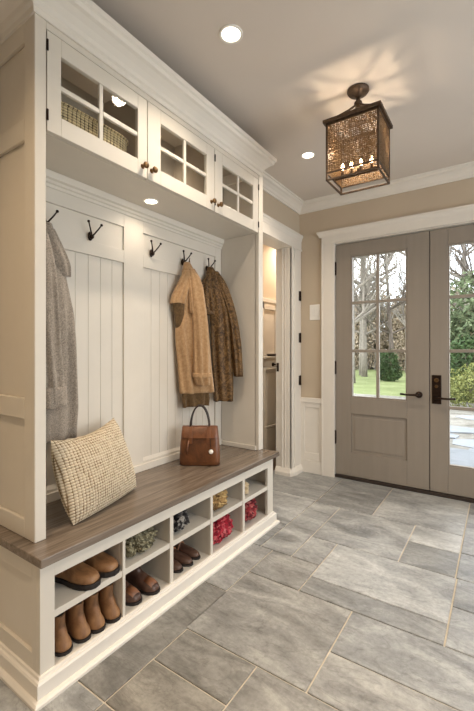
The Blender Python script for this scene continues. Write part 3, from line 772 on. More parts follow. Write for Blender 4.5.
part(mb, 'lapel', 'grey_coat', t, TG, smooth=True)
mb = hang([(1.63, (-1.56, .845), (-1.556, .885), .018), (1.50, (-1.545, .83), (-1.540, .905), .028), (1.25, (-1.535, .835), (-1.530, .915), .034), (1.02, (-1.53, .845), (-1.525, .930), .034), (.93, (-1.53, .85), (-1.525, .935), .032)], NG, ripple=.3, k=4, seed=2)
part(mb, 'sleeve', 'grey_coat', t, TG, smooth=True)
mb = hang([(1.00, (-1.531, .842), (-1.524, .942), .040), (.915, (-1.531, .845), (-1.524, .944), .040)], NG, ripple=.1, k=3, sub=4)
part(mb, 'cuff', 'grey_coat', t, TG, smooth=True)
tag(t, 'grey wool coat hanging behind the near end panel above the pillow', 'coat')

# ------------------------------------------------------------------ handbag
t = empty('handbag', (-1.475, 1.775, SZ), math.atan2(.131, .193))
mb = MB(); rings = []
def rrect(hx, hy, z, n=32, e=.28, dx=0):
    r = []
    for i in range(n):
        a = 2 * PI * i / n; c, s_ = math.cos(a), math.sin(a)
        r.append((hx * math.copysign(abs(c) ** e, c) + dx, hy * math.copysign(abs(s_) ** e, s_), z))
    return r
prof = [(.112, .048, .001), (.118, .054, .008), (.119, .056, .03), (.117, .054, .08), (.113, .046, .14), (.107, .034, .19), (.103, .022, .217), (.101, .017, .220)]
mb.loft([rrect(a, b, z, e=.32) for a, b, z in prof]); mb.build('bag_body', 'bag', t, smooth=True)
mb = MB(); mb.loft([rrect(a, b, z, e=.3) for a, b, z in ((.108, .048, .160), (.110, .049, .162), (.108, .036, .195), (.105, .024, .222), (.102, .018, .2245))]); mb.build('flap_band', 'bag_strap', t, smooth=True, bevel=.001)
for x in (-.052, .052):
    MB().loft([[(x - .011, -.0475, .13), (x + .011, -.0475, .13), (x + .011, -.0525, .13), (x - .011, -.0525, .13)],
               [(x - .011, -.0475, .165), (x + .011, -.0475, .165), (x + .011, -.0535, .165), (x - .011, -.0535, .165)],
               [(x - .009, -.018, .226), (x + .009, -.018, .226), (x + .009, -.030, .226), (x - .009, -.030, .226)]]).build('strap', 'bag_strap', t, bevel=.001)
for s in (-1, 1):
    pts = []
    for i in range(17):
        a = PI * i / 16
        pts.append((.056 * -math.cos(a) * (1 - .12 * math.sin(a)), s * (.024 - .008 * math.sin(a)), .212 + .135 * math.sin(a) ** .8))
    MB().tube(pts, .0048, 8).build('handle', 'bag_handle', t, smooth=True)
mb = MB(); mb.tube([(.062, -.054, .165), (.066, -.056, .13), (.068, -.0575, .098)], .0018, 6); mb.build('charm_cord', 'bag_handle', t)
MB().lathe([(0, -.0025), (.012, -.0025), (.0135, 0), (.012, .0025), (0, .0025)], (.069, -.0605, .086), 18, 'Y').build('charm', 'white_plastic', t, smooth=True)['label'] = 'round pale charm'
mb = MB(); mb.tube([(-.062, -.0535, .15), (-.068, -.058, .105), (-.070, -.060, .072)], .004, 6); mb.build('tassel', 'bag_strap', t, smooth=True)
tag(t, 'cognac brown leather handbag standing on the bench below the tan coat', 'handbag')

# ------------------------------------------------------------------ pillow
def pillow():
    N = 110; W, H, TH = .40, .35, .082; vs = []; fs = []
    for side in (1, -1):
        for j in range(N + 1):
            for i in range(N + 1):
                u = -1 + 2 * i / N; v = -1 + 2 * j / N
                puff = (max(0, 1 - abs(u) ** 2.6) * max(0, 1 - abs(v) ** 2.6)) ** .55
                pin = 1 - (.07 if v > 0 else -.03) * (1 - abs(u) ** 2) * abs(v) ** 3; pin2 = 1 - (.07 if u > 0 else -.05) * (1 - abs(v) ** 2) * abs(u) ** 3
                x = W / 2 * u * pin2; z = H / 2 * v * pin
                a_, b_ = (u * pin2 + 1) / 2, (v * pin + 1) / 2
                X = (1 - a_) * (1 - b_) * -.228 + a_ * (1 - b_) * .205 + (1 - a_) * b_ * -.228 + a_ * b_ * .185
                Z = (1 - a_) * (1 - b_) * -.175 + a_ * (1 - b_) * -.173 + (1 - a_) * b_ * .160 + a_ * b_ * .184
                d = TH * puff * (1 + .05 * noise.noise(Vector((u * 1.5, v * 1.5, side))))
                X2 = X + .003 * noise.noise(Vector((X * 30, Z * 30, 3)))
                knot = abs(math.sin(PI * X / .0130)) * abs(math.sin(PI * Z / .0112))
                d += .006 * knot * min(1, puff * 3) + .004 * noise.noise(Vector((u * 16, v * 16, side * 5))) * min(1, puff * 3)
                if i in (0, N) or j in (0, N): d = 0
                sg = -.012 * (1 - u * u) * (1 if v > 0 else 0) * v
                vs.append((X, -side * d, Z + sg * 1.5))
    K = (N + 1) ** 2
    for s_ in range(2):
        for j in range(N):
            for i in range(N):
                a = s_ * K + j * (N + 1) + i; q = (a, a + 1, a + N + 2, a + N + 1)
                fs.append(q if s_ == 0 else q[::-1])
    mb = MB(); mb.add(vs, fs); return mb
mb = pillow()
# lean and yaw: local x along the bench, front (-y) towards the room
R = Matrix.Translation((-1.468, 1.072, SZ + .169)) @ Matrix.Rotation(math.radians(106), 4, 'Z') @ Matrix.Rotation(math.radians(-19), 4, 'X')
o = mb.build('throw_pillow', 'pillow', smooth=True)
o.matrix_world = R
tag(o, 'square cream chunky woven pillow leaning on the locker back', 'pillow')

# ------------------------------------------------------------------ footwear
def foot_rings(L, W, H, n=20, toe=.9, instep=1.0, z0=.010, open_heel=False):
    """heel at x=0, toe at x=L"""
    st = [(.0, .50, .55), (.04, .72, .80), (.14, .84, 1.0), (.30, .80, 1.02), (.45, .80, .95), (.58, .92, .78), (.70, 1.0, .62), (.82, .97, .52), (.91, .82, .43), (.97, .58, .33), (1.0, .30, .18)]
    rings = []
    for t_, w, h in st:
        r = []
        for i in range(n):
            a = 2 * PI * i / n; c, s_ = math.cos(a), math.sin(a)
            y = W / 2 * w * math.copysign(abs(c) ** .75, c)
            z = z0 + (H * h * (abs(s_) ** .85) if s_ > 0 else 0)
            if s_ <= 0: y *= .98
            r.append((t_ * L, y, z))
        rings.append(r)
    return rings
def sole_mb(L, W, th, heel=0):
    st = [(-.02, .45), (.02, .74), (.12, .86), (.30, .80), (.45, .80), (.58, .94), (.70, 1.04), (.82, 1.02), (.92, .86), (.985, .60), (1.025, .28)]
    mb = MB(); out = [(t_ * L, W / 2 * w) for t_, w in st] + [(t_ * L, -W / 2 * w) for t_, w in st[::-1]]
    b = [(x, y * .97, 0) for x, y in out]; m = [(x, y * 1.02, th * .5) for x, y in out]; u = [(x, y, th) for x, y in out]
    return mb.loft([b, m, u])
def boot(name, L, W, shaft, upper, patch=None):
    t = empty(name)
    mb = MB().loft(foot_rings(L, W, .068))
    sh = []
    for z, cx, rx, ry in ((.02, .080, .052, .027), (.055, .070, .048, .026), (.080, .062, .041, .024), (shaft - .012, .060, .042, .025), (shaft, .060, .043, .027)):
        sh.append([(cx + rx * math.cos(2 * PI * i / 18), ry * math.sin(2 * PI * i / 18), z) for i in range(18)])
    mb.loft(sh)
    o = mb.build('upper', upper, t, smooth=True)
    r = o.modifiers.new('remesh', 'REMESH'); r.mode = 'VOXEL'; r.voxel_size = .0042; r.use_smooth_shade = True
    s_ = o.modifiers.new('smooth', 'SMOOTH'); s_.iterations = 6; s_.factor = .6
    sole_mb(L, W, .012).build('sole', 'black_rubber', t, bevel=.001)
    MB().lathe([(0, 0), (1, 0), (1, .003), (0, .003)], (0, 0, 0), 18).xf(Matrix.Translation((.058, 0, shaft - .0015)) @ Matrix.Diagonal((.038, .024, 1, 1))).build('opening', 'lining', t)
    MB().box(.008, .012, -.008, .008, shaft - .02, shaft + .012).build('pull_tab', upper, t, bevel=.001)
    if patch:
        rr = [[(x, y * .80, .012 + (z - .010) * 1.06) for x, y, z in r_] for r_ in foot_rings(L, W, .068)[6:9]]
        rr = [[(x + .003, y, z) for x, y, z in r_] for r_ in rr]
        MB().loft(rr).build('toe_cap', patch, t, smooth=True)
    return t
bt = boot('ankle_boot', .136, .063, .118, 'tan_boot')
bl = ['tan suede ankle boot in the bottom near cubby, leftmost of four', 'tan suede ankle boot in the bottom near cubby, second from the left', 'tan suede ankle boot in the bottom near cubby, third from the left', 'tan suede ankle boot in the bottom near cubby, next to the divider']
for i, (x, y, a, sc) in enumerate(((-1.398, .796, -3, 1.0), (-1.396, .862, 2, 1.05), (-1.392, .930, -2, 1.08), (-1.388, .994, 1, 1.1))):
    o = bt if i == 0 else copy_tree(bt)
    o.location = (x, y, .0785); o.rotation_euler = (0, 0, math.radians(a)); o.scale = (1, 1, sc)
    tag(o, bl[i], 'boot', 'tan ankle boots in the bottom near cubby')
bt = boot('work_boot', .205, .076, .150, 'dark_boot', 'copper_toe')
for i, (x, y, a) in enumerate(((-1.468, 1.100, 5), (-1.455, 1.190, 6))):
    o = bt if i == 0 else copy_tree(bt)
    o.location = (x, y, .0785); o.rotation_euler = (0, 0, math.radians(a))
    tag(o, ['dark brown boot with coppery toe, the one beside the tan boots', 'dark brown boot with coppery toe, the right one of its pair'][i], 'boot', 'dark boots with coppery toes')
def clog():
    t = empty('clog')
    rs = foot_rings(.235, .088, .070, z0=.018)
    o = MB().loft(rs).build('upper', 'clog', t, smooth=True)
    r = o.modifiers.new('remesh', 'REMESH'); r.mode = 'VOXEL'; r.voxel_size = .004; r.use_smooth_shade = True
    s_ = o.modifiers.new('smooth', 'SMOOTH'); s_.iterations = 5
    sole_mb(.235, .092, .020).build('sole', 'black_rubber', t, bevel=.002)
    MB().lathe([(0, 0), (1, 0), (1, .004), (0, .004)], (0, 0, 0), 18).xf(Matrix.Translation((.055, 0, .085)) @ Matrix.Diagonal((.045, .026, 1, 1))).build('opening', 'lining', t)
    MB().tube([(.105, y, .018 + .068 * .93 * math.sqrt(max(0, 1 - (y / .040) ** 2)) + .001) for y in (-.037, -.03, -.015, 0, .015, .03, .037)], .0022, 6).build('seam', 'clog', t)
    return t
cl = clog()
for i, (x, y, a) in enumerate(((-1.475, .842, 14), (-1.484, .942, 12))):
    o = cl if i == 0 else copy_tree(cl)
    o.location = (x, y, .2668); o.rotation_euler = (0, 0, math.radians(a))
    tag(o, ['brown leather clog on the near shelf, the left and nearer one', 'brown leather clog on the near shelf, the right one by the divider'][i], 'clog', 'brown clogs on the near shelf')
def loafer():
    t = empty('loafer')
    o = MB().loft(foot_rings(.235, .062, .056)).build('upper', 'dark_boot', t, smooth=True)
    r = o.modifiers.new('remesh', 'REMESH'); r.mode = 'VOXEL'; r.voxel_size = .004; r.use_smooth_shade = True
    s_ = o.modifiers.new('smooth', 'SMOOTH'); s_.iterations = 4
    sole_mb(.235, .064, .010).build('sole', 'black_rubber', t, bevel=.001)
    MB().tube([(.125, y, .010 + .050 * math.sqrt(max(0, 1 - (y / .032) ** 2)) + .001) for y in (-.029, -.02, -.01, 0, .01, .02, .029)], .004, 6).build('strap', 'copper_toe', t)
    MB().lathe([(0, 0), (1, 0), (1, .004), (0, .004)], (0, 0, 0), 18).xf(Matrix.Translation((.055, 0, .0645)) @ Matrix.Diagonal((.042, .020, 1, 1))).build('opening', 'lining', t)
    return t
lf = loafer()
for i, (x, y, a) in enumerate(((-1.510, 1.355, 10), (-1.505, 1.428, 9), (-1.515, 1.500, 8))):
    o = lf if i == 0 else copy_tree(lf)
    o.location = (x, y, .0785); o.rotation_euler = (0, 0, math.radians(a))
    tag(o, ['dark brown leather shoe in the bottom middle cubby, leftmost of three', 'dark brown leather shoe in the bottom middle cubby, between two others', 'dark brown leather shoe in the bottom middle cubby, rightmost of three'][i], 'shoe', 'dark shoes in the bottom middle cubby')

# soft bundles of patterned cloth
def bundle(name, loc, size, mat, seed, label, cat, turns=4):
    hx, hy, h = size[0] * 1.08, size[1] * 1.08, size[2] * 1.08; mb = MB(); N, K = 64, 40; rings = []
    for j in range(1, K):
        b = PI * j / K; ring = []
        for i in range(N):
            a = 2 * PI * i / N
            v = Vector((math.sin(b) * math.cos(a), math.sin(b) * math.sin(a), math.cos(b)))
            w = Vector([math.copysign(abs(c) ** .72, c) for c in v])
            p = v * 2.0 + Vector((seed * 3.1, 0, 0))
            warp = Vector((noise.noise(p), noise.noise(p + Vector((9, 0, 0))), noise.noise(p + Vector((0, 9, 0)))))
            f = 1 - abs(math.sin(turns * (v.y * 1.3 + v.x * .5 + warp.x * 1.1) + seed)) ** 6 * .30
            f *= 1 - .22 * (1 - abs(noise.noise(p * 2.2 + warp))) ** 5 + .10 * warp.y
            f = min(f, 1.02)
            ring.append((w.x * hx * f, w.y * hy * f, max(.001, h * .48 + w.z * h * .52 * f)))
        rings.append(ring)
    mb.loft(rings)
    o = mb.build(name, mat, smooth=True, loc=loc)
    tag(o, label, cat); return o
bundle('folded_scarf', (-1.385, 1.158, .2668), (.125, .105, .105), 'grey_green', 3, 'crumpled grey-green printed scarf on the shelf above the dark boots', 'scarf')
bundle('knit_slippers', (-1.375, 1.395, .2668), (.11, .078, .098), 'black_grey', 5, 'bundled black and grey slippers on the middle shelf', 'slippers', 3)
bundle('printed_scarf', (-1.370, 1.712, .2668), (.11, .098, .100), 'tan_print', 9, 'tan and brown printed cloth bundle on a shelf above the red one', 'scarf')
bundle('red_scarf', (-1.370, 1.735, .079), (.115, .115, .145), 'red_print', 12, 'bright red printed cloth bundle in a bottom cubby', 'scarf', 5)
bundle('plaid_scarf', (-1.375, 2.030, .079), (.11, .105, .135), 'red_black', 15, 'dark red and black patterned bundle in the farthest bottom cubby', 'scarf', 4)
o = bundle('felt_slipper', (-1.36, 1.975, .2668), (.10, .030, .085), 'beige_soft', 21, 'small beige felt slipper on the farthest upper shelf', 'slipper', 2)

# ------------------------------------------------------------------ lighting fixtures
def downlight(x, y, z, r, watts, label, grp='recessed downlights in the ceiling', ang=130, size=.035, col=(1, .85, .68)):
    t = empty('downlight', (x, y, z))
    MB().lathe([(r * .78, 0), (r * 1.0, 0), (r * 1.0, -.004), (r * .96, -.006), (r * .80, -.004), (r * .76, .0)], (0, 0, 0), 28).build('trim_ring', 'white_plastic', t, smooth=False)
    MB().lathe([(0, -.0025), (r * .775, -.0025), (r * .775, -.0005), (0, -.0005)], (0, 0, 0), 28).build('lens', 'lamp_glow', t)
    tag(t, label, 'downlight', grp)
    ld = bpy.data.lights.new('downlight_lamp', 'SPOT'); ld.energy = watts; ld.color = col; ld.spot_size = math.radians(ang); ld.spot_blend = .9; ld.shadow_soft_size = size
    l = bpy.data.objects.new('downlight_lamp', ld); C.objects.link(l); l.location = (x, y, z - .012); l.parent = None
    return t
DW = 54
downlight(-.976, 1.386, CZ, .052, DW, 'round ceiling downlight near the cabinet crown, the larger one in view')
downlight(-1.128, 2.552, CZ, .050, DW, 'round ceiling downlight left of the lantern, the smaller one in view')
for i, (x, y) in enumerate(((.55, .10), (.55, 1.386), (.55, 2.552), (-.60, -1.2), (.75, -1.2))):
    downlight(x, y, CZ, .052, DW, 'round recessed ceiling downlight outside the frame', 'recessed downlights outside the frame')
downlight(-.976, .10, CZ, .052, 64, 'round recessed ceiling downlight over the near end of the bench', 'recessed downlights outside the frame', col=(1, .76, .50))
downlight(-1.524, 1.43, 1.94, .040, 4, 'small downlight in the underside of the wall cabinet', 'cabinet downlights', 150, .03)
downlight(-2.0, 3.2, CZ, .05, 45, 'round recessed downlight in the hall ceiling', 'hall downlights', 150)
downlight(-2.0, 4.2, CZ, .05, 85, 'round recessed downlight in the hall ceiling', 'hall downlights', 150)

# lantern
LX, LY, LZ = -.625, 2.065, 2.045; A, B, HH = .131, .112, .300
t = empty('lantern', (LX, LY, CZ))
T0 = lambda mb: mb.xf(Matrix.Translation((0, 0, LZ - CZ)))
up = CZ - LZ
T0(MB().lathe([(0, up - .0005), (.056, up - .0005), (.057, up - .010), (.048, up - .022), (.020, up - .030), (.012, up - .040), (0, up - .040)], (0, 0, 0), 28)).build('canopy', 'rust', t, smooth=True)
T0(MB().lathe([(0, up - .036), (.011, up - .036), (.011, up - .058), (.020, up - .066), (.022, up - .074), (.012, up - .084), (.016, up - .092), (0, up - .092)], (0, 0, 0), 16)).build('stem', 'rust', t, smooth=True)
mb = MB(); q = .005
for sx in (-1, 1):
    for sy in (-1, 1): mb.box(sx * A - q, sx * A + q, sy * B - q, sy * B + q, 0, HH)
for z, h in ((0, .009), (.038, .006), (HH - .008, .012)):
    for s_ in (-1, 1):
        mb.box(-A - q, A + q, s_ * B - q * .9, s_ * B + q * .9, z, z + h); mb.box(s_ * A - q * .9, s_ * A + q * .9, -B - q, B + q, z, z + h)
T0(mb).build('frame', 'rust', t, bevel=.001)
mb = MB()
rm = .017
for s_ in (-1, 1):
    mb.box(-A - rm, A + rm, *sorted((s_ * (B - .004), s_ * (B + rm))), HH + .002, HH + .018); mb.box(*sorted((s_ * (A - .004), s_ * (A + rm))), -B + .004, B - .004, HH + .002, HH + .018)
zt = HH + .018
for sx, sy in ((1, 1), (1, -1), (-1, 1), (-1, -1)):
    mb.tube([(sx * A, sy * B, zt), (sx * A * .62, sy * B * .62, zt + .030), (sx * A * .30, sy * B * .30, zt + .065), (sx * .012, sy * .012, up - .086)], [.008, .007, .006, .006], 8)
mb.tube([(A * .5 * math.cos(a), B * .5 * math.sin(a), zt + .042) for a in [2 * PI * i / 16 for i in range(17)]], .005, 6)
T0(mb).build('crown_frame', 'rust', t)
def lattice(w, h, nx, ny, seed):
    R_ = random.Random(seed); mb = MB(); P = {}
    for i in range(nx + 1):
        for j in range(ny + 1):
            jx = 0 if i in (0, nx) else R_.uniform(-.28, .28) * w / nx; jy = 0 if j in (0, ny) else R_.uniform(-.28, .28) * h / ny
            P[i, j] = (-w / 2 + w * i / nx + jx, h * j / ny + jy)
    th = .0012
    def bar(p, q_, r):
        d = Vector((q_[0] - p[0], q_[1] - p[1])); n_ = Vector((-d.y, d.x)).normalized() * r
        mb.loft([[(p[0] - n_.x, -th, p[1] - n_.y), (p[0] + n_.x, -th, p[1] + n_.y), (p[0] + n_.x, th, p[1] + n_.y), (p[0] - n_.x, th, p[1] - n_.y)],
                 [(q_[0] - n_.x, -th, q_[1] - n_.y), (q_[0] + n_.x, -th, q_[1] + n_.y), (q_[0] + n_.x, th, q_[1] + n_.y), (q_[0] - n_.x, th, q_[1] - n_.y)]], cap=False)
    for i in range(nx + 1):
        for j in range(ny + 1):
            if i < nx: bar(P[i, j], P[i + 1, j], R_.uniform(.0014, .0024))
            if j < ny: bar(P[i, j], P[i, j + 1], R_.uniform(.0014, .0024))
    return mb
for k, (w_, ang, off) in enumerate(((2 * A - .01, 0, B), (2 * A - .01, PI, B), (2 * B - .01, PI / 2, A), (2 * B - .01, -PI / 2, A))):
    mb = lattice(w_, HH - .055, 26 if k < 2 else 22, 28, k)
    mb.xf(Matrix.Rotation(ang, 4, 'Z') @ Matrix.Translation((0, -off, .046)))
    T0(mb).build('mesh_panel', 'mesh', t)
mb = MB()                                                   # open straps across the top
for k in range(1, 4):
    x = -A + 2 * A * k / 4; mb.box(x - .006, x + .006, -B, B, HH + .004, HH + .009)
mb.box(-A, A, -.006, .006, HH + .009, HH + .014)
T0(mb).build('top_strap', 'rust', t)
mb = MB(); mb.box(-A, A, -.004, .004, .040, .047)
mb.tube([(0, 0, .047), (0, 0, .075)], .006, 8)
T0(mb).build('candle_arm', 'rust', t)
CANDLES = [(-.085, .0), (-.035, .0), (.015, .0), (.070, .0)]
for cx, cy in CANDLES:
    T0(MB().lathe([(0, .047), (.015, .047), (.015, .052), (.009, .054), (.009, .085), (0, .085)], (cx, cy, 0), 12)).build('candle_socket', 'rust', t)
    T0(MB().lathe([(0, .086), (.006, .088), (.010, .098), (.009, .108), (.004, .122), (0, .128)], (cx, cy, 0), 12)).build('bulb', 'bulb_glow', t, smooth=True)
tag(t, 'square aged-bronze lantern with mesh sides and candle bulbs on the ceiling', 'lantern')
for cx, cy in CANDLES[::3]:
    ld = bpy.data.lights.new('candle_lamp', 'POINT'); ld.energy = 2.5; ld.color = (1, .80, .58); ld.shadow_soft_size = .018
    l = bpy.data.objects.new('candle_lamp', ld); C.objects.link(l); l.location = (LX + cx, LY + cy, LZ + .19)

# ------------------------------------------------------------------ outdoors
struct(MB().box(-60, 40, 3.60, 90, -.5, -.152).build('lawn', 'lawn'))
mb = MB(); mb.box(-9, 12, 5.4, 11.6, -.16, -.145)
struct(mb.build('gravel_path', 'gravel'))
struct(MB().box(-4, 6, 3.58, 5.35, -.3, -.03).build('porch', 'porch', bevel=.01))
mb = MB()
R_ = random.Random(8)
for i in range(60):
    x, y = R_.uniform(-6, 6), R_.uniform(5.6, 9.0); a = R_.uniform(.25, .5); n_ = R_.randint(5, 7); p0 = R_.random() * 6
    ring = [(x + a * R_.uniform(.75, 1.1) * math.cos(p0 + 2 * PI * k / n_), y + a * .8 * R_.uniform(.75, 1.1) * math.sin(p0 + 2 * PI * k / n_)) for k in range(n_)]
    mb.loft([[(p, q_, -.15) for p, q_ in ring], [(p, q_, -.138 + .0004 * i) for p, q_ in ring]])
struct(mb.build('stepping_stones', 'porch'))

def branches(mb, p, d, ln, r, depth, R_, spread=.55, nseg=3, kids=3, up=.12, thin=.7):
    pts = [p]; rs = [r]; q_ = p.copy(); dd_ = d.copy()
    for i in range(nseg):
        dd_ = (dd_ + Vector((R_.uniform(-1, 1), R_.uniform(-1, 1), R_.uniform(-.6, 1))) * .16 + Vector((0, 0, up * .3))).normalized()
        q_ = q_ + dd_ * ln / nseg; pts.append(q_.copy()); rs.append(r * (1 - .5 * (i + 1) / nseg))
    mb.tube(pts, rs, 5 if depth > 2 else 3, cap=False)
    if depth <= 0: return
    for k in range(kids):
        i = R_.randint(max(1, nseg - 2), nseg); a = Vector((R_.uniform(-1, 1), R_.uniform(-1, 1), R_.uniform(-.3, .9))).normalized()
        nd_ = (dd_ * (1 - spread) + a * spread + Vector((0, 0, up))).normalized()
        branches(mb, pts[i], nd_, ln * R_.uniform(.6, .82), rs[i] * thin * R_.uniform(.8, 1.1), depth - 1, R_, spread, nseg, kids, up, thin)
def bare_tree(h, r, seed, mat='bark', depth=5, lean=(0, 0)):
    R_ = random.Random(seed); t = empty('bare_tree')
    tr = MB(); pts = [Vector((0, 0, 0))]
    for i in range(1, 7): pts.append(Vector((lean[0] * i / 6 + R_.uniform(-.06, .06) * h * .1, lean[1] * i / 6, h * i / 6)))
    tr.tube(pts, [r * (1.15 - .12 * i) for i in range(7)], 8); tr.build('trunk', mat, t, smooth=True)
    br = MB()
    for i in range(2, 7):
        for k in range(3):
            a = R_.random() * 2 * PI
            branches(br, pts[i] + Vector((0, 0, R_.uniform(-.3, 0) * h / 6)), Vector((math.cos(a), math.sin(a), .5 + .5 * (i == 6))).normalized(), h * .24, r * .5, depth - 2, R_, .5, 3, 3, .15)
    br.build('branches', mat, t); return t
def foliage(name, spec, nleaf, size, seed, mat):
    """spec: list of ellipsoids (x,y,z,rx,ry,rz)"""
    R_ = random.Random(seed); mb = MB()
    tot = sum(e[3] * e[4] * e[5] for e in spec)
    for e in spec:
        for i in range(int(nleaf * e[3] * e[4] * e[5] / tot)):
            v = Vector((R_.gauss(0, 1), R_.gauss(0, 1), R_.gauss(0, 1))).normalized() * (R_.random() ** .28)
            k_ = 1 + .22 * noise.noise(v * 2.5 + Vector((seed, 0, 0)))
            c = Vector((e[0] + v.x * e[3] * k_, e[1] + v.y * e[4] * k_, max(.03, e[2] + v.z * e[5] * k_)))
            a = Vector((R_.gauss(0, 1), R_.gauss(0, 1), R_.gauss(0, 1))).normalized(); b = a.cross(Vector((R_.gauss(0, 1), R_.gauss(0, 1), R_.gauss(0, 1)))).normalized()
            s_ = size * R_.uniform(.6, 1.3)
            mb.add([c - a * s_, c + b * s_ * .45, c + a * s_, c - b * s_ * .45], [(0, 1, 2, 3)])
    return mb
def shrub(name, spec, nleaf, size, seed, mat, h, label, cat, loc, group=None):
    t = empty(name, loc)
    R_ = random.Random(seed); st = MB()
    for k in range(9):
        a = R_.random() * 2 * PI; d_ = Vector((math.cos(a) * .45, math.sin(a) * .45, 1)).normalized()
        branches(st, Vector((0, 0, 0)), d_, h * .45, .02 * h, 2, R_, .45, 3, 3, .2)
    st.build('stems', 'dark_bark', t)
    foliage(name, spec, nleaf, size, seed, mat).build('foliage', mat, t)
    tag(t, label, cat, group); return t

# bare trees beyond the lawn
b1 = bare_tree(7.5, .14, 3, 'bark', 7); b2 = bare_tree(8.5, .12, 11, 'dark_bark', 7, (.5, .2))
trees = [(b1, (-4.95, 15.5), 0, 1.0, 'pale-trunked bare tree seen through the left door'), (b2, (-.62, 14.0), .4, .8, 'bare tree with a leaning trunk seen through the right door'),
         (None, (-9.2, 25), 1.1, 1.1, 'tall bare tree behind the lawn, left of the pale trunk'), (None, (-4.4, 24), 2.2, 1.1, 'bare tree behind the evergreen bush'),
         (None, (-11.5, 28), 3, 1.2, 'bare tree at the far left end of the lawn'), (None, (-1.6, 24), 4, 1.05, 'bare tree standing far behind the green tree'), (None, (2.8, 22), 5, 1.1, 'bare tree to the right beyond the shrubs'), (None, (-6.0, 20.5), 5.6, 1.0, 'bare tree at the middle of the lawn edge'),
         (None, (-4.15, 19.2), 2.6, .8, 'bare tree just behind the evergreen bush'), (None, (-5.6, 19.5), 1.9, .95, 'bare tree right behind the pale trunk')]
for i, (o, (x, y), a, sc, lb) in enumerate(trees):
    if o is None: o = copy_tree(b1 if i % 2 else b2)
    o.location = (x, y, -.16); o.rotation_euler = (0, 0, a); o.scale = (sc, sc, sc)
    tag(o, lb, 'tree', 'bare trees in the garden')
# brown thicket
def thicket(seed):
    t = empty('brown_thicket'); R_ = random.Random(seed); st = MB()
    for k in range(26):
        a = R_.random() * 2 * PI; rr_ = R_.uniform(0, 1.3)
        d_ = Vector((R_.uniform(-.3, .3), R_.uniform(-.3, .3), 1)).normalized()
        branches(st, Vector((math.cos(a) * rr_, math.sin(a) * rr_ * .6, 0)), d_, 2.0, .035, 3, R_, .42, 3, 3, .25)
    st.build('stems', 'bark', t)
    foliage('x', [(0, 0, 1.9, 2.0, 1.1, 2.0), (.2, 0, 2.6, 1.7, 1, 1.5), (.7, 0, 1.2, 1.5, 1, 1.3), (-.8, 0, 1.4, 1.4, 1, 1.5)], 15000, .085, seed, 'brown_leaf').build('dry_foliage', 'brown_leaf', t); return t
th = [thicket(5), thicket(6)]
spots = [(-14.5, 29, 1), (-12.0, 28, 1.1), (-9.6, 28.5, 1), (-7.4, 27.5, 1.15), (-5.2, 27.6, 1.05), (-3.0, 27, 1.1), (-.8, 27, 1), (1.5, 26, 1.1), (4, 25, 1.1)]
nm = ['first', 'second', 'third', 'fourth', 'fifth', 'sixth', 'seventh', 'eighth', 'ninth']
for i, (x, y, sc) in enumerate(spots):
    o = th[i] if i < 2 else copy_tree(th[i % 2])
    o.location = (x, y, -.16); o.rotation_euler = (0, 0, i * 1.3); o.scale = (sc, sc, sc * 1.22)
    tag(o, 'tall dry brown thicket behind the lawn, ' + nm[i] + ' from the left', 'bush', 'brown thickets behind the lawn')
shrub('evergreen_bush', [(0, 0, .68, .46, .4, .70), (.05, 0, .40, .52, .42, .45)], 3600, .06, 31, 'dark_leaf', 1.2, 'dark evergreen bush at the edge of the lawn, left door', 'bush', (-3.95, 17.2, -.152))
shrub('leafy_tree', [(0, 0, 2.3, 1.7, 1.3, 1.5), (-.5, 0, 1.5, 1.6, 1.2, 1.1), (.8, .1, 2.6, 1.4, 1.2, 1.3)], 9500, .085, 32, 'green_leaf', 3.0, 'fresh green leafy tree beyond the right door', 'tree', (-.15, 13.3, -.152))
shrub('yellow_green_shrub', [(0, 0, .50, .70, .5, .52), (.7, .1, .45, .6, .5, .45), (-.55, .1, .35, .4, .4, .35)], 5200, .035, 33, 'yellow_leaf', .8, 'low yellow-green shrub beyond the right door', 'shrub', (-.35, 9.9, -.146))
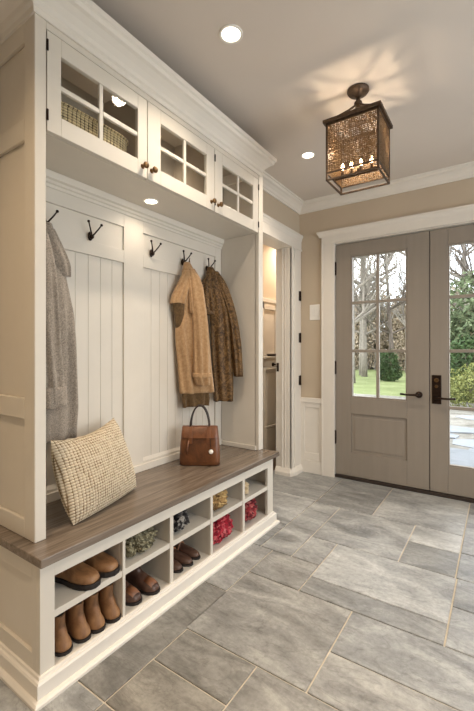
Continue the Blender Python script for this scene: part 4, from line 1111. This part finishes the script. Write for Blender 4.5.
shrub('dark_green_shrub', [(0, 0, .8, .8, .6, .85)], 3200, .06, 34, 'dark_leaf', 1.3, 'dark green shrub behind the yellow-green one', 'shrub', (-.55, 11.3, -.146))

# ------------------------------------------------------------------ sky and daylight
wd = bpy.data.worlds.new('sky'); S.world = wd; wd.use_nodes = True
nt = wd.node_tree; bg = nt.nodes['Background']
tc = nt.nodes.new('ShaderNodeTexCoord'); nz = nt.nodes.new('ShaderNodeTexNoise'); nz.inputs['Scale'].default_value = 2.5; nz.inputs['Detail'].default_value = 5
rp = nt.nodes.new('ShaderNodeValToRGB'); rp.color_ramp.elements[0].position = .35; rp.color_ramp.elements[0].color = (.80, .88, 1, 1); rp.color_ramp.elements[1].position = .65; rp.color_ramp.elements[1].color = (1, 1, 1, 1)
nt.links.new(tc.outputs['Generated'], nz.inputs['Vector']); nt.links.new(nz.outputs['Fac'], rp.inputs['Fac']); nt.links.new(rp.outputs['Color'], bg.inputs['Color'])
bg.inputs['Strength'].default_value = 6.6
def portal(loc, rot, sx, sy):
    ld = bpy.data.lights.new('window_portal', 'AREA'); ld.shape = 'RECTANGLE'; ld.size = sx; ld.size_y = sy; ld.cycles.is_portal = True
    l = bpy.data.objects.new('window_portal', ld); C.objects.link(l); l.location = loc; l.rotation_euler = rot
portal(((DX0 + DX1) / 2, WY + .12, 1.07), (-PI / 2, 0, 0), DX1 - DX0, 2.1)
portal((RX + .10, 1.4, 1.325), (0, PI / 2, 0), 1.75, 2.4)

# ------------------------------------------------------------------ camera
cd = bpy.data.cameras.new('camera'); cam = bpy.data.objects.new('camera', cd); C.objects.link(cam)
cam.location = (0, 0, 1.15)
cam.rotation_euler = (PI / 2, 0, math.atan2(263, 386))
cd.sensor_fit = 'HORIZONTAL'; cd.sensor_width = 36; cd.lens = 386 / 474 * 36; cd.shift_y = -5.0 / 474; cd.clip_start = .02; cd.clip_end = 300
S.camera = cam
vs = S.view_settings; vs.view_transform = 'Standard'; vs.look = 'None'; vs.gamma = 1; vs.use_curve_mapping = False; vs.exposure = 0.0
